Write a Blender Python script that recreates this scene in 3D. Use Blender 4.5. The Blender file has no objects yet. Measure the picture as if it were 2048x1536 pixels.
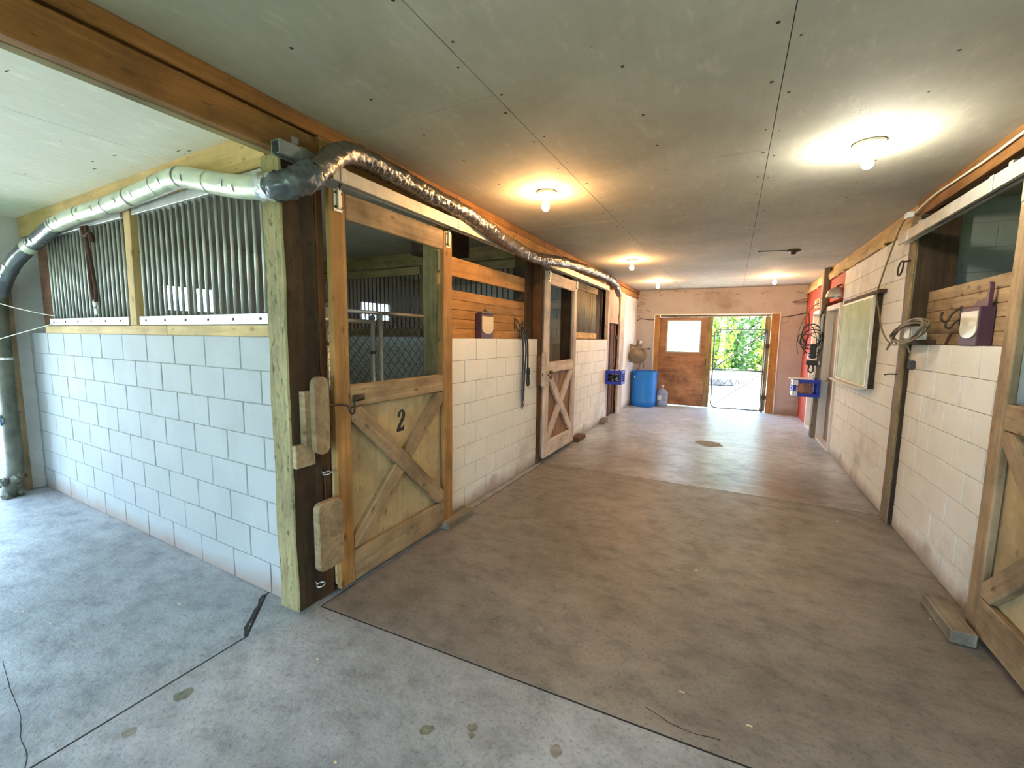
import bpy, bmesh, math, random
from mathutils import Vector, Matrix, noise

random.seed(7)
scene = bpy.context.scene
COL = scene.collection
PI = math.pi

# ------------------------------------------------------------------ camera
cam_data = bpy.data.cameras.new('camera')
cam = bpy.data.objects.new('camera', cam_data)
COL.objects.link(cam)
cam_data.sensor_fit = 'HORIZONTAL'
cam_data.sensor_width = 36.0
cam_data.lens = 854.885 / 2048 * 36.0
cam_data.clip_start = 0.02
cam_data.clip_end = 300
YAW, PITCH, ROLL = 0.4739, -0.1082, 0.0130
fwd = Vector((-math.sin(YAW) * math.cos(PITCH), math.cos(YAW) * math.cos(PITCH), math.sin(PITCH)))
rgt = fwd.cross(Vector((0, 0, 1))).normalized()
upv = rgt.cross(fwd)
r2 = rgt * math.cos(ROLL) + upv * math.sin(ROLL)
u2 = -rgt * math.sin(ROLL) + upv * math.cos(ROLL)
m = Matrix((r2, u2, -fwd)).transposed().to_4x4()
m.translation = Vector((2.1473, -1.5114, 1.6141))
cam.matrix_world = m
scene.camera = cam

# ------------------------------------------------------------------ light and exposure
scene.view_settings.view_transform = 'Standard'
scene.view_settings.look = 'None'
scene.view_settings.gamma = 1.0
scene.view_settings.use_curve_mapping = False
scene.view_settings.exposure = 2.08
try:
    scene.cycles.max_bounces = 12
    scene.cycles.diffuse_bounces = 8
    scene.cycles.glossy_bounces = 4
    scene.cycles.use_denoising = True
    scene.cycles.caustics_reflective = False
    scene.cycles.caustics_refractive = False
    scene.cycles.sample_clamp_indirect = 8.0
except Exception:
    pass

SKY_STRENGTH = 3.2
world = bpy.data.worlds.new('sky')
scene.world = world
world.use_nodes = True
bg = world.node_tree.nodes['Background']
bg.inputs['Color'].default_value = (0.48, 0.72, 1.0, 1)
bg.inputs['Strength'].default_value = SKY_STRENGTH

sun_data = bpy.data.lights.new('sun', 'SUN')
sun_data.energy = 15.0
sun_data.angle = math.radians(0.6)
sun_data.color = (1.0, 0.97, 0.93)
sun = bpy.data.objects.new('sun', sun_data)
COL.objects.link(sun)
sun.rotation_euler = Vector((-0.62, -0.08, -0.78)).to_track_quat('-Z', 'Y').to_euler()
sun.location = (12, 2, 14)


def portal(name, loc, direction, sx, sy):
    """A sampling guide for the daylight in one opening; it gives no light of its own."""
    ld = bpy.data.lights.new(name, 'AREA')
    ld.shape = 'RECTANGLE'
    ld.size, ld.size_y = sx, sy
    ld.cycles.is_portal = True
    o = bpy.data.objects.new(name, ld)
    COL.objects.link(o)
    o.location = loc
    o.rotation_euler = Vector(direction).to_track_quat('-Z', 'Y').to_euler()


portal('daylight_portal_side', (-4.5, -1.9, 1.08), (1, 0, 0), 3.8, 2.2)
portal('daylight_portal_end', (2.25, 9.75, 1.1), (0, -1, 0), 1.5, 2.2)
portal('daylight_portal_rear', (1.2, -4.85, 1.15), (0, 1, 0), 3.6, 2.3)

# ------------------------------------------------------------------ materials
MATS = {}


class NB:
    """A small node-graph writer for one material."""

    def __init__(self, name):
        self.m = bpy.data.materials.new(name)
        self.m.use_nodes = True
        self.t = self.m.node_tree
        self.n = self.t.nodes
        self.b = self.n['Principled BSDF']
        MATS[name] = self.m

    def node(self, typ, **kw):
        x = self.n.new(typ)
        for k, v in kw.items():
            setattr(x, k, v)
        return x

    def link(self, a, b):
        self.t.links.new(a, b)

    def coords(self, scale=(1, 1, 1), rnd=True):
        tc = self.node('ShaderNodeTexCoord')
        mp = self.node('ShaderNodeMapping')
        mp.inputs['Scale'].default_value = scale
        src = tc.outputs['Object']
        if rnd:
            oi = self.node('ShaderNodeObjectInfo')
            mul = self.node('ShaderNodeMath', operation='MULTIPLY')
            mul.inputs[1].default_value = 37.0
            self.link(oi.outputs['Random'], mul.inputs[0])
            add = self.node('ShaderNodeVectorMath', operation='ADD')
            self.link(src, add.inputs[0])
            self.link(mul.outputs[0], add.inputs[1])
            src = add.outputs[0]
        self.link(src, mp.inputs['Vector'])
        return mp.outputs['Vector']

    def noise(self, vec, scale, detail=5.0, rough=0.55, dist=0.0):
        x = self.node('ShaderNodeTexNoise')
        x.inputs['Scale'].default_value = scale
        x.inputs['Detail'].default_value = detail
        x.inputs['Roughness'].default_value = rough
        x.inputs['Distortion'].default_value = dist
        self.link(vec, x.inputs['Vector'])
        return x.outputs['Fac']

    def ramp(self, fac, stops):
        r = self.node('ShaderNodeValToRGB')
        el = r.color_ramp.elements
        while len(el) > 1:
            el.remove(el[-1])
        el[0].position = stops[0][0]
        el[0].color = tuple(stops[0][1]) + (1,) if len(stops[0][1]) == 3 else stops[0][1]
        for p, c in stops[1:]:
            e = el.new(p)
            e.color = tuple(c) + (1,) if len(c) == 3 else c
        self.link(fac, r.inputs['Fac'])
        return r.outputs['Color']

    def mix(self, fac, a, b, mode='MIX'):
        x = self.node('ShaderNodeMix', data_type='RGBA', blend_type=mode)
        for sock, v in ((x.inputs[0], fac), (x.inputs[6], a), (x.inputs[7], b)):
            if isinstance(v, (int, float)):
                sock.default_value = v
            elif isinstance(v, tuple):
                sock.default_value = v if len(v) == 4 else v + (1,)
            else:
                self.link(v, sock)
        return x.outputs[2]

    def bump(self, h, strength, dist=0.01):
        b = self.node('ShaderNodeBump')
        b.inputs['Strength'].default_value = strength
        b.inputs['Distance'].default_value = dist
        self.link(h, b.inputs['Height'])
        self.link(b.outputs['Normal'], self.b.inputs['Normal'])

    def out(self, color=None, rough=0.6, metal=0.0, spec=None):
        if color is not None:
            if isinstance(color, tuple):
                self.b.inputs['Base Color'].default_value = color if len(color) == 4 else color + (1,)
            else:
                self.link(color, self.b.inputs['Base Color'])
        if isinstance(rough, (int, float)):
            self.b.inputs['Roughness'].default_value = rough
        else:
            self.link(rough, self.b.inputs['Roughness'])
        self.b.inputs['Metallic'].default_value = metal
        if spec is not None:
            self.b.inputs['Specular IOR Level'].default_value = spec
        return self.m


def G(v):
    return (v, v, v)


def wood(name, light, dark, knot, grain=14.0, knots=0.7, grime=0.5, rough=0.75, stretch=0.9, pits=False):
    """Sawn lumber; the grain runs along the object's own X."""
    b = NB(name)
    v = b.coords((stretch, grain, grain))
    n1 = b.noise(v, 1.6, 6, 0.6, 0.6)
    c = b.ramp(n1, [(0.28, dark), (0.5, tuple((a + d) / 2 for a, d in zip(light, dark))), (0.68, light)])
    v2 = b.coords((2.2, 2.2, 2.2))
    g = b.noise(v2, 1.3, 5, 0.65)
    gr = b.ramp(g, [(0.35, G(1 - grime)), (0.62, G(1.0))])
    c = b.mix(1.0, c, gr, 'MULTIPLY')
    v3 = b.coords((5.0, 9.0, 9.0))
    vo = b.node('ShaderNodeTexVoronoi')
    vo.inputs['Scale'].default_value = 1.0
    b.link(v3, vo.inputs['Vector'])
    kf = b.ramp(vo.outputs['Distance'], [(0.05, G(knots)), (0.17, G(0.0))])
    c = b.mix(kf, c, knot)
    sn = b.noise(b.coords((16, 40, 40)), 1.0, 2, 0.5)
    sf = b.ramp(sn, [(0.68, G(0.0)), (0.75, G(knots * .8))])
    c = b.mix(sf, c, knot)
    if pits:        # incised, weather-pitted treated timber
        pn = b.noise(b.coords((14, 42, 42)), 1.0, 4, 0.6)
        pc = b.ramp(pn, [(0.30, G(0.28)), (0.44, G(1.0)), (0.62, G(1.0)), (0.74, G(1.3))])
        c = b.mix(1.0, c, pc, 'MULTIPLY')
        b.bump(pn, 1.0, 0.012)
    else:
        b.bump(n1, 0.35, 0.004)
    return b.out(c, rough, spec=0.3)


wood('wood_orange', (0.56, 0.30, 0.10), (0.33, 0.155, 0.045), (0.10, 0.04, 0.012), grime=0.35)
wood('wood_weathered', (0.52, 0.365, 0.205), (0.31, 0.195, 0.095), (0.09, 0.045, 0.02), grime=0.5)
wood('wood_pale', (0.72, 0.50, 0.23), (0.52, 0.33, 0.12), (0.20, 0.10, 0.03), grime=0.25)
wood('wood_bleached', (0.86, 0.72, 0.60), (0.64, 0.49, 0.37), (0.16, 0.08, 0.05), grime=0.35)
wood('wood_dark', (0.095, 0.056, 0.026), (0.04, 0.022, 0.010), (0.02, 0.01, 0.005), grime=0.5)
wood('wood_beam', (0.36, 0.165, 0.045), (0.20, 0.085, 0.022), (0.06, 0.025, 0.008), grime=0.4)
wood('wood_olive', (0.42, 0.315, 0.135), (0.23, 0.165, 0.065), (0.09, 0.065, 0.02), grain=20, grime=0.45, knots=0.3)
wood('wood_treated', (0.45, 0.36, 0.165), (0.29, 0.22, 0.09), (0.12, 0.09, 0.03), grain=20, grime=0.4, knots=0.2, pits=True)
wood('wood_grey', (0.33, 0.27, 0.19), (0.19, 0.145, 0.095), (0.07, 0.05, 0.03), grime=0.4)
wood('wood_stained', (0.20, 0.085, 0.030), (0.10, 0.038, 0.013), (0.03, 0.012, 0.005), grime=0.45)
wood('plywood', (0.62, 0.47, 0.25), (0.46, 0.32, 0.15), (0.13, 0.07, 0.025), grain=5, knots=0.55, grime=0.35)
wood('plywood_red', (0.50, 0.28, 0.15), (0.30, 0.145, 0.07), (0.09, 0.035, 0.018), grain=5, knots=0.4, grime=0.5)


def masonry(name, base, tint, dirt=(0.34, 0.29, 0.2), spots=0.5, dirt_floor=True, blot=0.6):
    b = NB(name)
    v = b.coords((1, 1, 1), rnd=False)
    n = b.noise(v, 2.2, 6, 0.6)
    c = b.ramp(n, [(0.3, tint), (0.62, base)])
    n2 = b.noise(v, 42.0, 3, 0.5)
    sp = b.ramp(n2, [(0.66, G(0.0)), (0.74, G(spots))])
    c = b.mix(sp, c, dirt)
    n4 = b.noise(v, 1.1, 7, 0.7)
    bl = b.ramp(n4, [(0.53, G(0.0)), (0.70, G(blot))])
    c = b.mix(bl, c, dirt)
    if dirt_floor:      # splashed dirt on the lowest few centimetres
        sx = b.node('ShaderNodeSeparateXYZ')
        b.link(v, sx.inputs[0])
        ad = b.node('ShaderNodeMath', operation='MULTIPLY_ADD')
        b.link(n, ad.inputs[0])
        ad.inputs[1].default_value = -0.28
        b.link(sx.outputs['Z'], ad.inputs[2])
        k = b.ramp(ad.outputs[0], [(0.0, G(0.0)), (0.001, G(0.0))])
        rr = b.node('ShaderNodeMapRange')
        rr.inputs['From Min'].default_value = -0.13
        rr.inputs['From Max'].default_value = 0.0
        rr.inputs['To Min'].default_value = 0.75
        rr.inputs['To Max'].default_value = 0.0
        b.link(ad.outputs[0], rr.inputs['Value'])
        c = b.mix(rr.outputs[0], c, (0.30, 0.19, 0.13))
    n3 = b.noise(v, 70.0, 4, 0.6)
    b.bump(n3, 0.35, 0.004)
    return b.out(c, 0.7, spec=0.3)


masonry('painted_block', (0.425, 0.425, 0.405), (0.36, 0.355, 0.33), blot=0.3)
masonry('painted_block_worn', (0.88, 0.87, 0.80), (0.79, 0.77, 0.67), spots=0.5)
masonry('painted_block_cream', (0.92, 0.91, 0.85), (0.86, 0.84, 0.76), spots=0.4, blot=0.4)
masonry('raw_block', (0.66, 0.65, 0.62), (0.54, 0.53, 0.50), dirt_floor=False)
masonry('painted_board', (0.45, 0.41, 0.385), (0.39, 0.345, 0.315), dirt=(0.22, 0.12, 0.07), spots=0.25)
masonry('white_board_wall', (0.84, 0.84, 0.80), (0.76, 0.75, 0.70), spots=0.2)
masonry('pink_board', (0.56, 0.42, 0.34), (0.48, 0.35, 0.27), spots=0.2, dirt_floor=False)
masonry('red_paint', (0.52, 0.075, 0.035), (0.44, 0.06, 0.03), dirt=(0.35, 0.06, 0.04), spots=0.3, dirt_floor=False)
masonry('grey_paint', (0.46, 0.42, 0.36), (0.36, 0.32, 0.26), spots=0.2)
masonry('trim_paint', (0.78, 0.75, 0.68), (0.66, 0.62, 0.54), spots=0.2, dirt_floor=False)
masonry('shed_block', (0.34, 0.35, 0.29), (0.27, 0.28, 0.23), dirt_floor=False)
masonry('green_block', (0.80, 0.81, 0.74), (0.70, 0.71, 0.64), dirt_floor=False)


def concrete(name, tint, r0, r1, bmp, spec=0.4, dirt=None):
    b = NB(name)
    v = b.coords((1, 1, 1), rnd=False)
    n = b.noise(v, 0.9, 8, 0.62, 0.4)
    c = b.ramp(n, [(p, tuple(a * q for a, q in zip(c, tint))) for p, c in ((0.30, (0.30, 0.285, 0.265)), (0.50, (0.41, 0.40, 0.38)), (0.70, (0.53, 0.52, 0.50)))])
    vs = b.coords((2.6, 3.6, 1.0), rnd=False)
    n2 = b.noise(vs, 2.0, 7, 0.7)
    w = b.ramp(n2, [(0.34, G(0.68)), (0.50, G(0.98)), (0.68, G(1.16))])
    c = b.mix(1.0, c, w, 'MULTIPLY')
    if dirt:        # brown tracked-in dirt on the near end, thinning unevenly into the painted sky tint
        sx = b.node('ShaderNodeSeparateXYZ')
        b.link(v, sx.inputs[0])
        ad = b.node('ShaderNodeMath', operation='MULTIPLY_ADD')
        b.link(n, ad.inputs[0])
        ad.inputs[1].default_value = 3.2
        b.link(sx.outputs['Y'], ad.inputs[2])
        rr = b.node('ShaderNodeMapRange')
        rr.inputs['From Min'].default_value = 5.0
        rr.inputs['From Max'].default_value = 7.4
        rr.inputs['To Min'].default_value = 1.0
        rr.inputs['To Max'].default_value = 0.0
        b.link(ad.outputs[0], rr.inputs['Value'])
        c = b.mix(rr.outputs[0], c, b.mix(1.0, c, dirt, 'MULTIPLY'))
    n3 = b.noise(v, 55, 3, 0.6)
    d = b.ramp(n3, [(0.28, G(0.62)), (0.46, G(1.0)), (0.62, G(1.0)), (0.74, G(1.18))])
    c = b.mix(1.0, c, d, 'MULTIPLY')
    n5 = b.noise(v, 24.0, 4, 0.6)
    hb = b.node('ShaderNodeMath', operation='ADD')
    b.link(n5, hb.inputs[0])
    b.link(n2, hb.inputs[1])
    b.bump(hb.outputs[0], bmp, 0.012)
    r = b.ramp(n2, [(0.3, G(r0)), (0.7, G(r1))])
    return b.out(c, r, spec=spec)


concrete('concrete', (0.80, 0.81, 0.85), .62, .45, .32)
concrete('concrete_worn', (0.56, 0.50, 0.445), .55, .40, .30)
concrete('concrete_sky_tint', (1.18, 1.30, 1.46), .42, .26, .16, .6, (0.52, 0.43, 0.36))  # far, smoother slab; bluish sky glare is painted into its base tint


def gypsum(name, hi, lo):
    b = NB(name)
    v = b.coords((1, 1, 1), rnd=False)
    n = b.noise(v, 1.3, 7, 0.65, 0.3)
    c = b.ramp(n, [(0.32, lo), (0.66, hi)])
    n2 = b.noise(b.coords((6, 2, 6), rnd=False), 3.0, 6, 0.7)
    s = b.ramp(n2, [(0.36, G(0.95)), (0.58, G(1.0)), (0.74, G(1.22))])
    c = b.mix(1.0, c, s, 'MULTIPLY')
    n3 = b.noise(v, 26, 3, 0.5)
    k = b.ramp(n3, [(0.72, G(0.0)), (0.78, G(0.45))])
    c = b.mix(k, c, (0.13, 0.11, 0.08))
    b.bump(b.noise(v, 60, 4, 0.6), 0.15, 0.003)
    return b.out(c, 0.85, spec=0.2)


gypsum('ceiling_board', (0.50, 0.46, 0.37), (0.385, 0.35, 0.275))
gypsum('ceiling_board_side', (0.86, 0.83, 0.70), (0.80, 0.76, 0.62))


def plain(name, col, rough=0.6, metal=0.0, var=0.25, bump=0.0, bscale=40, spec=None, nscale=6.0):
    b = NB(name)
    v = b.coords((1, 1, 1))
    n = b.noise(v, nscale, 5, 0.6)
    c = b.ramp(n, [(0.3, tuple(x * (1 - var) for x in col)), (0.7, tuple(min(1, x * (1 + var * 0.5)) for x in col))])
    if bump:
        b.bump(b.noise(v, bscale, 4, 0.6), bump, 0.004)
    return b.out(c, rough, metal, spec)


plain('mortar', (0.40, 0.37, 0.31), 0.9)
plain('dark_dirt', (0.035, 0.026, 0.02), 0.9)
plain('steel_bar', (0.52, 0.52, 0.45), 0.5, 0.5)
plain('wire_dark', (0.10, 0.10, 0.075), 0.6, 0.4)
plain('steel_dark', (0.16, 0.15, 0.13), 0.5, 0.7)
plain('galvanised', (0.58, 0.58, 0.53), 0.42, 0.6, bump=0.1)
plain('dull_steel', (0.30, 0.30, 0.27), 0.5, 0.5, bump=0.1)
plain('track_metal', (0.60, 0.54, 0.42), 0.55, 0.25, bump=0.1)
plain('iron', (0.075, 0.055, 0.04), 0.55, 0.7)
plain('brass_plate', (0.72, 0.66, 0.52), 0.4, 0.5)
plain('duct_cream', (0.58, 0.60, 0.44), 0.35, 0.15, bump=0.3, bscale=60)
plain('duct_grey', (0.15, 0.16, 0.165), 0.26, 0.35, bump=0.9, bscale=26)
plain('duct_foil', (0.30, 0.265, 0.225), 0.22, 0.9, bump=1.0, bscale=55)
plain('duct_weathered', (0.13, 0.125, 0.085), 0.5, 0.1, var=0.55, bump=0.5)
plain('tape_silver', (0.78, 0.79, 0.76), 0.25, 0.8, bump=0.4, bscale=90)
plain('blue_plastic', (0.01, 0.20, 0.66), 0.42, var=0.2, nscale=2)
plain('crate_blue', (0.012, 0.03, 0.42), 0.4, var=0.15)
plain('white_plastic', (0.78, 0.78, 0.75), 0.4, var=0.08)
plain('porcelain', (0.72, 0.68, 0.58), 0.35, var=0.15)
plain('purple_plastic', (0.075, 0.028, 0.05), 0.45, var=0.2)
plain('cream_plate', (0.78, 0.68, 0.46), 0.25, 0.35, var=0.12)
plain('strap_black', (0.012, 0.016, 0.018), 0.5, var=0.2)
plain('strap_brown', (0.10, 0.042, 0.022), 0.7, var=0.3)
plain('cable_brown', (0.20, 0.155, 0.085), 0.5, var=0.2)
plain('cable_dark', (0.022, 0.02, 0.018), 0.5, var=0.2)
plain('cable_white', (0.72, 0.68, 0.55), 0.5, var=0.1)
plain('twine', (0.66, 0.62, 0.5), 0.8, var=0.1)
plain('twine_blue', (0.16, 0.28, 0.45), 0.8, var=0.1)
plain('black_paint', (0.02, 0.02, 0.018), 0.6, var=0.2)
plain('straw', (0.75, 0.62, 0.33), 0.8, var=0.1)
plain('moss_stain', (0.20, 0.19, 0.13), 0.8, var=0.5, nscale=30)
plain('pale_stain', (0.29, 0.255, 0.205), 0.8, var=0.4, nscale=30)
plain('reel_paint', (0.23, 0.18, 0.12), 0.45, 0.3, bump=0.1)
plain('rubber', (0.06, 0.06, 0.06), 0.8, var=0.3)
plain('gravel', (0.68, 0.67, 0.65), 0.95, var=0.3, bump=0.8, bscale=25, nscale=14)
plain('lawn', (0.15, 0.21, 0.08), 0.95, var=0.4, bump=0.8, bscale=30, nscale=9)
plain('birch_bark', (0.62, 0.58, 0.5), 0.8, var=0.45, nscale=8)
plain('leaf_yellow', (0.19, 0.25, 0.015), 0.6, var=0.35)
plain('leaf_green', (0.06, 0.14, 0.012), 0.6, var=0.4)
plain('spray_foam', (0.66, 0.50, 0.26), 0.85, var=0.3, bump=1.0, bscale=18)
plain('paper_print', (0.55, 0.25, 0.16), 0.7, var=0.8, nscale=60)
plain('roof_metal', (0.3, 0.3, 0.3), 0.6)


def glass(name, tint, rough=0.03):
    b = NB(name)
    b.out(tint, rough)
    b.b.inputs['Transmission Weight'].default_value = 1.0
    b.b.inputs['IOR'].default_value = 1.45
    return b.m


def thin_glass(name, tint, dirt):
    """A dusty window pane."""
    b = NB(name)
    tr = b.node('ShaderNodeBsdfTransparent')
    tr.inputs['Color'].default_value = tint + (1,)
    gl = b.node('ShaderNodeBsdfGlossy')
    gl.inputs['Roughness'].default_value = 0.05
    df = b.node('ShaderNodeBsdfTranslucent')
    df.inputs['Color'].default_value = (0.8, 0.82, 0.8, 1)
    m1 = b.node('ShaderNodeMixShader')
    m1.inputs[0].default_value = 0.06
    b.link(tr.outputs[0], m1.inputs[1])
    b.link(gl.outputs[0], m1.inputs[2])
    m2 = b.node('ShaderNodeMixShader')
    m2.inputs[0].default_value = dirt
    b.link(m1.outputs[0], m2.inputs[1])
    b.link(df.outputs[0], m2.inputs[2])
    b.link(m2.outputs[0], b.n['Material Output'].inputs['Surface'])
    return b.m


thin_glass('window_glass', (0.95, 0.97, 0.97), 0.12)
glass('jug_plastic', (0.62, 0.74, 0.92), 0.2)
MATS['jug_plastic'].node_tree.nodes['Principled BSDF'].inputs['Transmission Weight'].default_value = 0.55


def whiteboard():
    b = NB('whiteboard')
    v = b.coords((1, 1, 1))
    n = b.noise(v, 3.2, 7, 0.7, 0.8)
    c = b.ramp(n, [(0.3, (0.36, 0.44, 0.20)), (0.52, (0.50, 0.58, 0.30)), (0.7, (0.64, 0.70, 0.44))])
    return b.out(c, 0.6, spec=0.25)


whiteboard()


def emitter(name, col, strength):
    b = NB(name)
    b.out(col, 0.3)
    b.b.inputs['Emission Color'].default_value = col + (1,)
    b.b.inputs['Emission Strength'].default_value = strength
    return b.m


emitter('bulb_warm', (1.0, 0.56, 0.23), 250.0)
emitter('bulb_cool', (1.0, 0.97, 0.84), 200.0)

# ------------------------------------------------------------------ helpers
PM = {}          # world matrix of every empty


def tag(o, label=None, cat=None, group=None, kind=None):
    if label:
        o['label'] = label
    if cat:
        o['category'] = cat
    if group:
        o['group'] = group
    if kind:
        o['kind'] = kind
    return o


def thing(name, loc, label, cat, group=None):
    o = bpy.data.objects.new(name, None)
    o.empty_display_size = 0.1
    COL.objects.link(o)
    o.location = loc
    PM[o.name] = Matrix.Translation(Vector(loc))
    return tag(o, label, cat, group)


def world_of(o):
    return PM.get(o.name, Matrix.Identity(4))


def link(name, me, mat, parent=None, M=None):
    """Link mesh ME placed at world matrix M (its vertices are local to M) under PARENT."""
    o = bpy.data.objects.new(name, me)
    COL.objects.link(o)
    mats = mat if isinstance(mat, (list, tuple)) else [mat]
    if not me.materials:
        for x in mats:
            me.materials.append(MATS[x])
    M = M or Matrix.Identity(4)
    if parent is not None:
        o.parent = parent
        o.matrix_basis = world_of(parent).inverted() @ M
    else:
        o.matrix_basis = M
    PM[o.name] = M
    return o


def finish(bm, smooth=False):
    me = bpy.data.meshes.new('mesh')
    bmesh.ops.recalc_face_normals(bm, faces=bm.faces[:])
    if smooth:
        for f in bm.faces:
            f.smooth = True
    bm.to_mesh(me)
    bm.free()
    return me


def build(name, bm, mat, parent=None, smooth=False, origin=None):
    """World-space bmesh -> object; ORIGIN moves the object's own origin there."""
    if origin is None:
        origin = world_of(parent).translation if parent is not None else Vector((0, 0, 0))
    M = Matrix.Translation(Vector(origin))
    bmesh.ops.transform(bm, matrix=M.inverted(), verts=bm.verts[:])
    return link(name, finish(bm, smooth), mat, parent, M)


def build_each(name, bm, mat, parent=None, smooth=False):
    """As build(), one object for each separate piece."""
    bm.verts.ensure_lookup_table()
    seen, outs = set(), []
    for v0 in bm.verts[:]:
        if v0 in seen:
            continue
        st, isl = [v0], []
        seen.add(v0)
        while st:
            v = st.pop()
            isl.append(v)
            for e in v.link_edges:
                w = e.other_vert(v)
                if w not in seen:
                    seen.add(w)
                    st.append(w)
        nb = bmesh.new()
        mp = {v: nb.verts.new(v.co) for v in isl}
        for f in {f for v in isl for f in v.link_faces}:
            nb.faces.new([mp[v] for v in f.verts]).material_index = f.material_index
        c = sum((v.co for v in isl), Vector()) / len(isl)
        outs.append(build(name, nb, mat, parent, smooth, origin=c))
    bm.free()
    return outs


def box(bm, lo, hi, bevel=0.0, mi=0):
    lo, hi = Vector(lo), Vector(hi)
    r = bmesh.ops.create_cube(bm, size=1.0, matrix=Matrix.Translation((lo + hi) / 2) @ Matrix.Diagonal(tuple(hi - lo) + (1,)))
    vs = r['verts']
    fs = list({f for v in vs for f in v.link_faces})
    for f in fs:
        f.material_index = mi
    if bevel:
        es = list({e for v in vs for e in v.link_edges})
        rb = bmesh.ops.bevel(bm, geom=es, offset=bevel, segments=1, affect='EDGES', profile=0.5)
        for f in rb['faces']:
            f.material_index = mi
    return vs


def boxo(name, lo, hi, mat, parent=None, bevel=0.003):
    bm = bmesh.new()
    box(bm, lo, hi, bevel)
    c = [(a + b) / 2 for a, b in zip(lo, hi)]
    return build(name, bm, mat, parent, origin=c)


def board(name, p0, p1, width, thick, normal, mat, parent=None, bevel=0.004, wob=0.0):
    """A plank from p0 to p1 (centre line), THICK along NORMAL; its own X is its length."""
    p0, p1 = Vector(p0), Vector(p1)
    x = (p1 - p0)
    L = x.length
    x.normalize()
    n = Vector(normal)
    n = (n - x * n.dot(x)).normalized()
    y = n.cross(x)
    M = Matrix((x, y, n)).transposed().to_4x4()
    M.translation = (p0 + p1) / 2
    bm = bmesh.new()
    box(bm, (-L / 2, -width / 2, -thick / 2), (L / 2, width / 2, thick / 2), bevel)
    if wob:
        bmesh.ops.subdivide_edges(bm, edges=[e for e in bm.edges if e.calc_length() > 0.2], cuts=10, use_grid_fill=True)
        s = random.random() * 50
        for v in bm.verts:
            q = noise.noise(Vector((v.co.x * 3 + s, v.co.y * 9, v.co.z * 9))) * wob
            v.co.y += q
            v.co.z += noise.noise(Vector((v.co.x * 3 + s + 9, v.co.y * 9, v.co.z * 9))) * wob * 0.5
    return link(name, finish(bm), mat, parent, M)


def catmull(pts, step=0.02):
    P = [Vector(p) for p in pts]
    P = [P[0] * 2 - P[1]] + P + [P[-1] * 2 - P[-2]]
    out = []
    for i in range(1, len(P) - 2):
        a, b, c, d = P[i - 1:i + 3]
        n = max(2, int((c - b).length / step))
        for k in range(n):
            t = k / n
            out.append(0.5 * ((2 * b) + (c - a) * t + (2 * a - 5 * b + 4 * c - d) * t * t + (3 * b - a - 3 * c + d) * t ** 3))
    out.append(P[-2])
    return out


def sweep(bm, path, rad, seg=10, cap=True, shape=None, mi=0):
    """A tube along PATH; rad is a number or f(distance, angle)."""
    n = len(path)
    tang = [(path[min(i + 1, n - 1)] - path[max(i - 1, 0)]).normalized() for i in range(n)]
    ref = Vector((0, 0, 1)) if abs(tang[0].z) < 0.9 else Vector((1, 0, 0))
    u = (ref - tang[0] * ref.dot(tang[0])).normalized()
    rings = []
    s = 0.0
    for i in range(n):
        if i:
            s += (path[i] - path[i - 1]).length
            u = (u - tang[i] * u.dot(tang[i])).normalized()
        w = tang[i].cross(u)
        ring = []
        for k in range(seg):
            a = 2 * PI * k / seg
            r = rad(s, a) if callable(rad) else rad
            sx, sy = shape if shape else (1, 1)
            ring.append(bm.verts.new(path[i] + (u * math.cos(a) * sx + w * math.sin(a) * sy) * r))
        rings.append(ring)
    for i in range(n - 1):
        for k in range(seg):
            f = bm.faces.new((rings[i][k], rings[i][(k + 1) % seg], rings[i + 1][(k + 1) % seg], rings[i + 1][k]))
            f.material_index = mi
    if cap:
        bm.faces.new(rings[0][::-1]).material_index = mi
        bm.faces.new(rings[-1]).material_index = mi


def tube(name, pts, rad, mat, parent=None, seg=10, step=0.02, smooth=True, straight=False, shape=None):
    bm = bmesh.new()
    path = [Vector(p) for p in pts] if straight else catmull(pts, step)
    sweep(bm, path, rad, seg, shape=shape)
    return build(name, bm, mat, parent, smooth)


def lathe(bm, prof, seg=24, M=None, mi=0, closed=False):
    """Revolve [(r, z)...] about Z, then move by M."""
    rings = []
    for r, z in prof:
        if r < 1e-6:
            rings.append([bm.verts.new((0, 0, z))])
        else:
            rings.append([bm.verts.new((r * math.cos(2 * PI * k / seg), r * math.sin(2 * PI * k / seg), z)) for k in range(seg)])
    for a, b in zip(rings, rings[1:]):
        for k in range(seg):
            j = (k + 1) % seg
            if len(a) == 1 and len(b) > 1:
                f = bm.faces.new((a[0], b[j], b[k]))
            elif len(b) == 1 and len(a) > 1:
                f = bm.faces.new((a[k], a[j], b[0]))
            elif len(a) > 1:
                f = bm.faces.new((a[k], a[j], b[j], b[k]))
            else:
                continue
            f.material_index = mi
    if M is not None:
        bmesh.ops.transform(bm, matrix=M, verts=[v for r in rings for v in r])


def prism(bm, outline, M, depth, bevel=0.0):
    """Extrude a 2-D outline (x, y) by DEPTH along local z, placed by M."""
    vs = [bm.verts.new((x, y, 0)) for x, y in outline]
    f = bm.faces.new(vs)
    r = bmesh.ops.extrude_face_region(bm, geom=[f])
    nv = [g for g in r['geom'] if isinstance(g, bmesh.types.BMVert)]
    bmesh.ops.translate(bm, vec=(0, 0, depth), verts=nv)
    allv = vs + nv
    if bevel:
        es = [e for e in {e for v in allv for e in v.link_edges} if len(e.link_faces) == 2 and e.calc_face_angle(0) > 0.9]
        rb = bmesh.ops.bevel(bm, geom=es, offset=bevel, segments=1, affect='EDGES')
        allv = list({v for v in bm.verts if v.is_valid})
    bmesh.ops.transform(bm, matrix=M, verts=[v for v in allv if v.is_valid])


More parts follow.
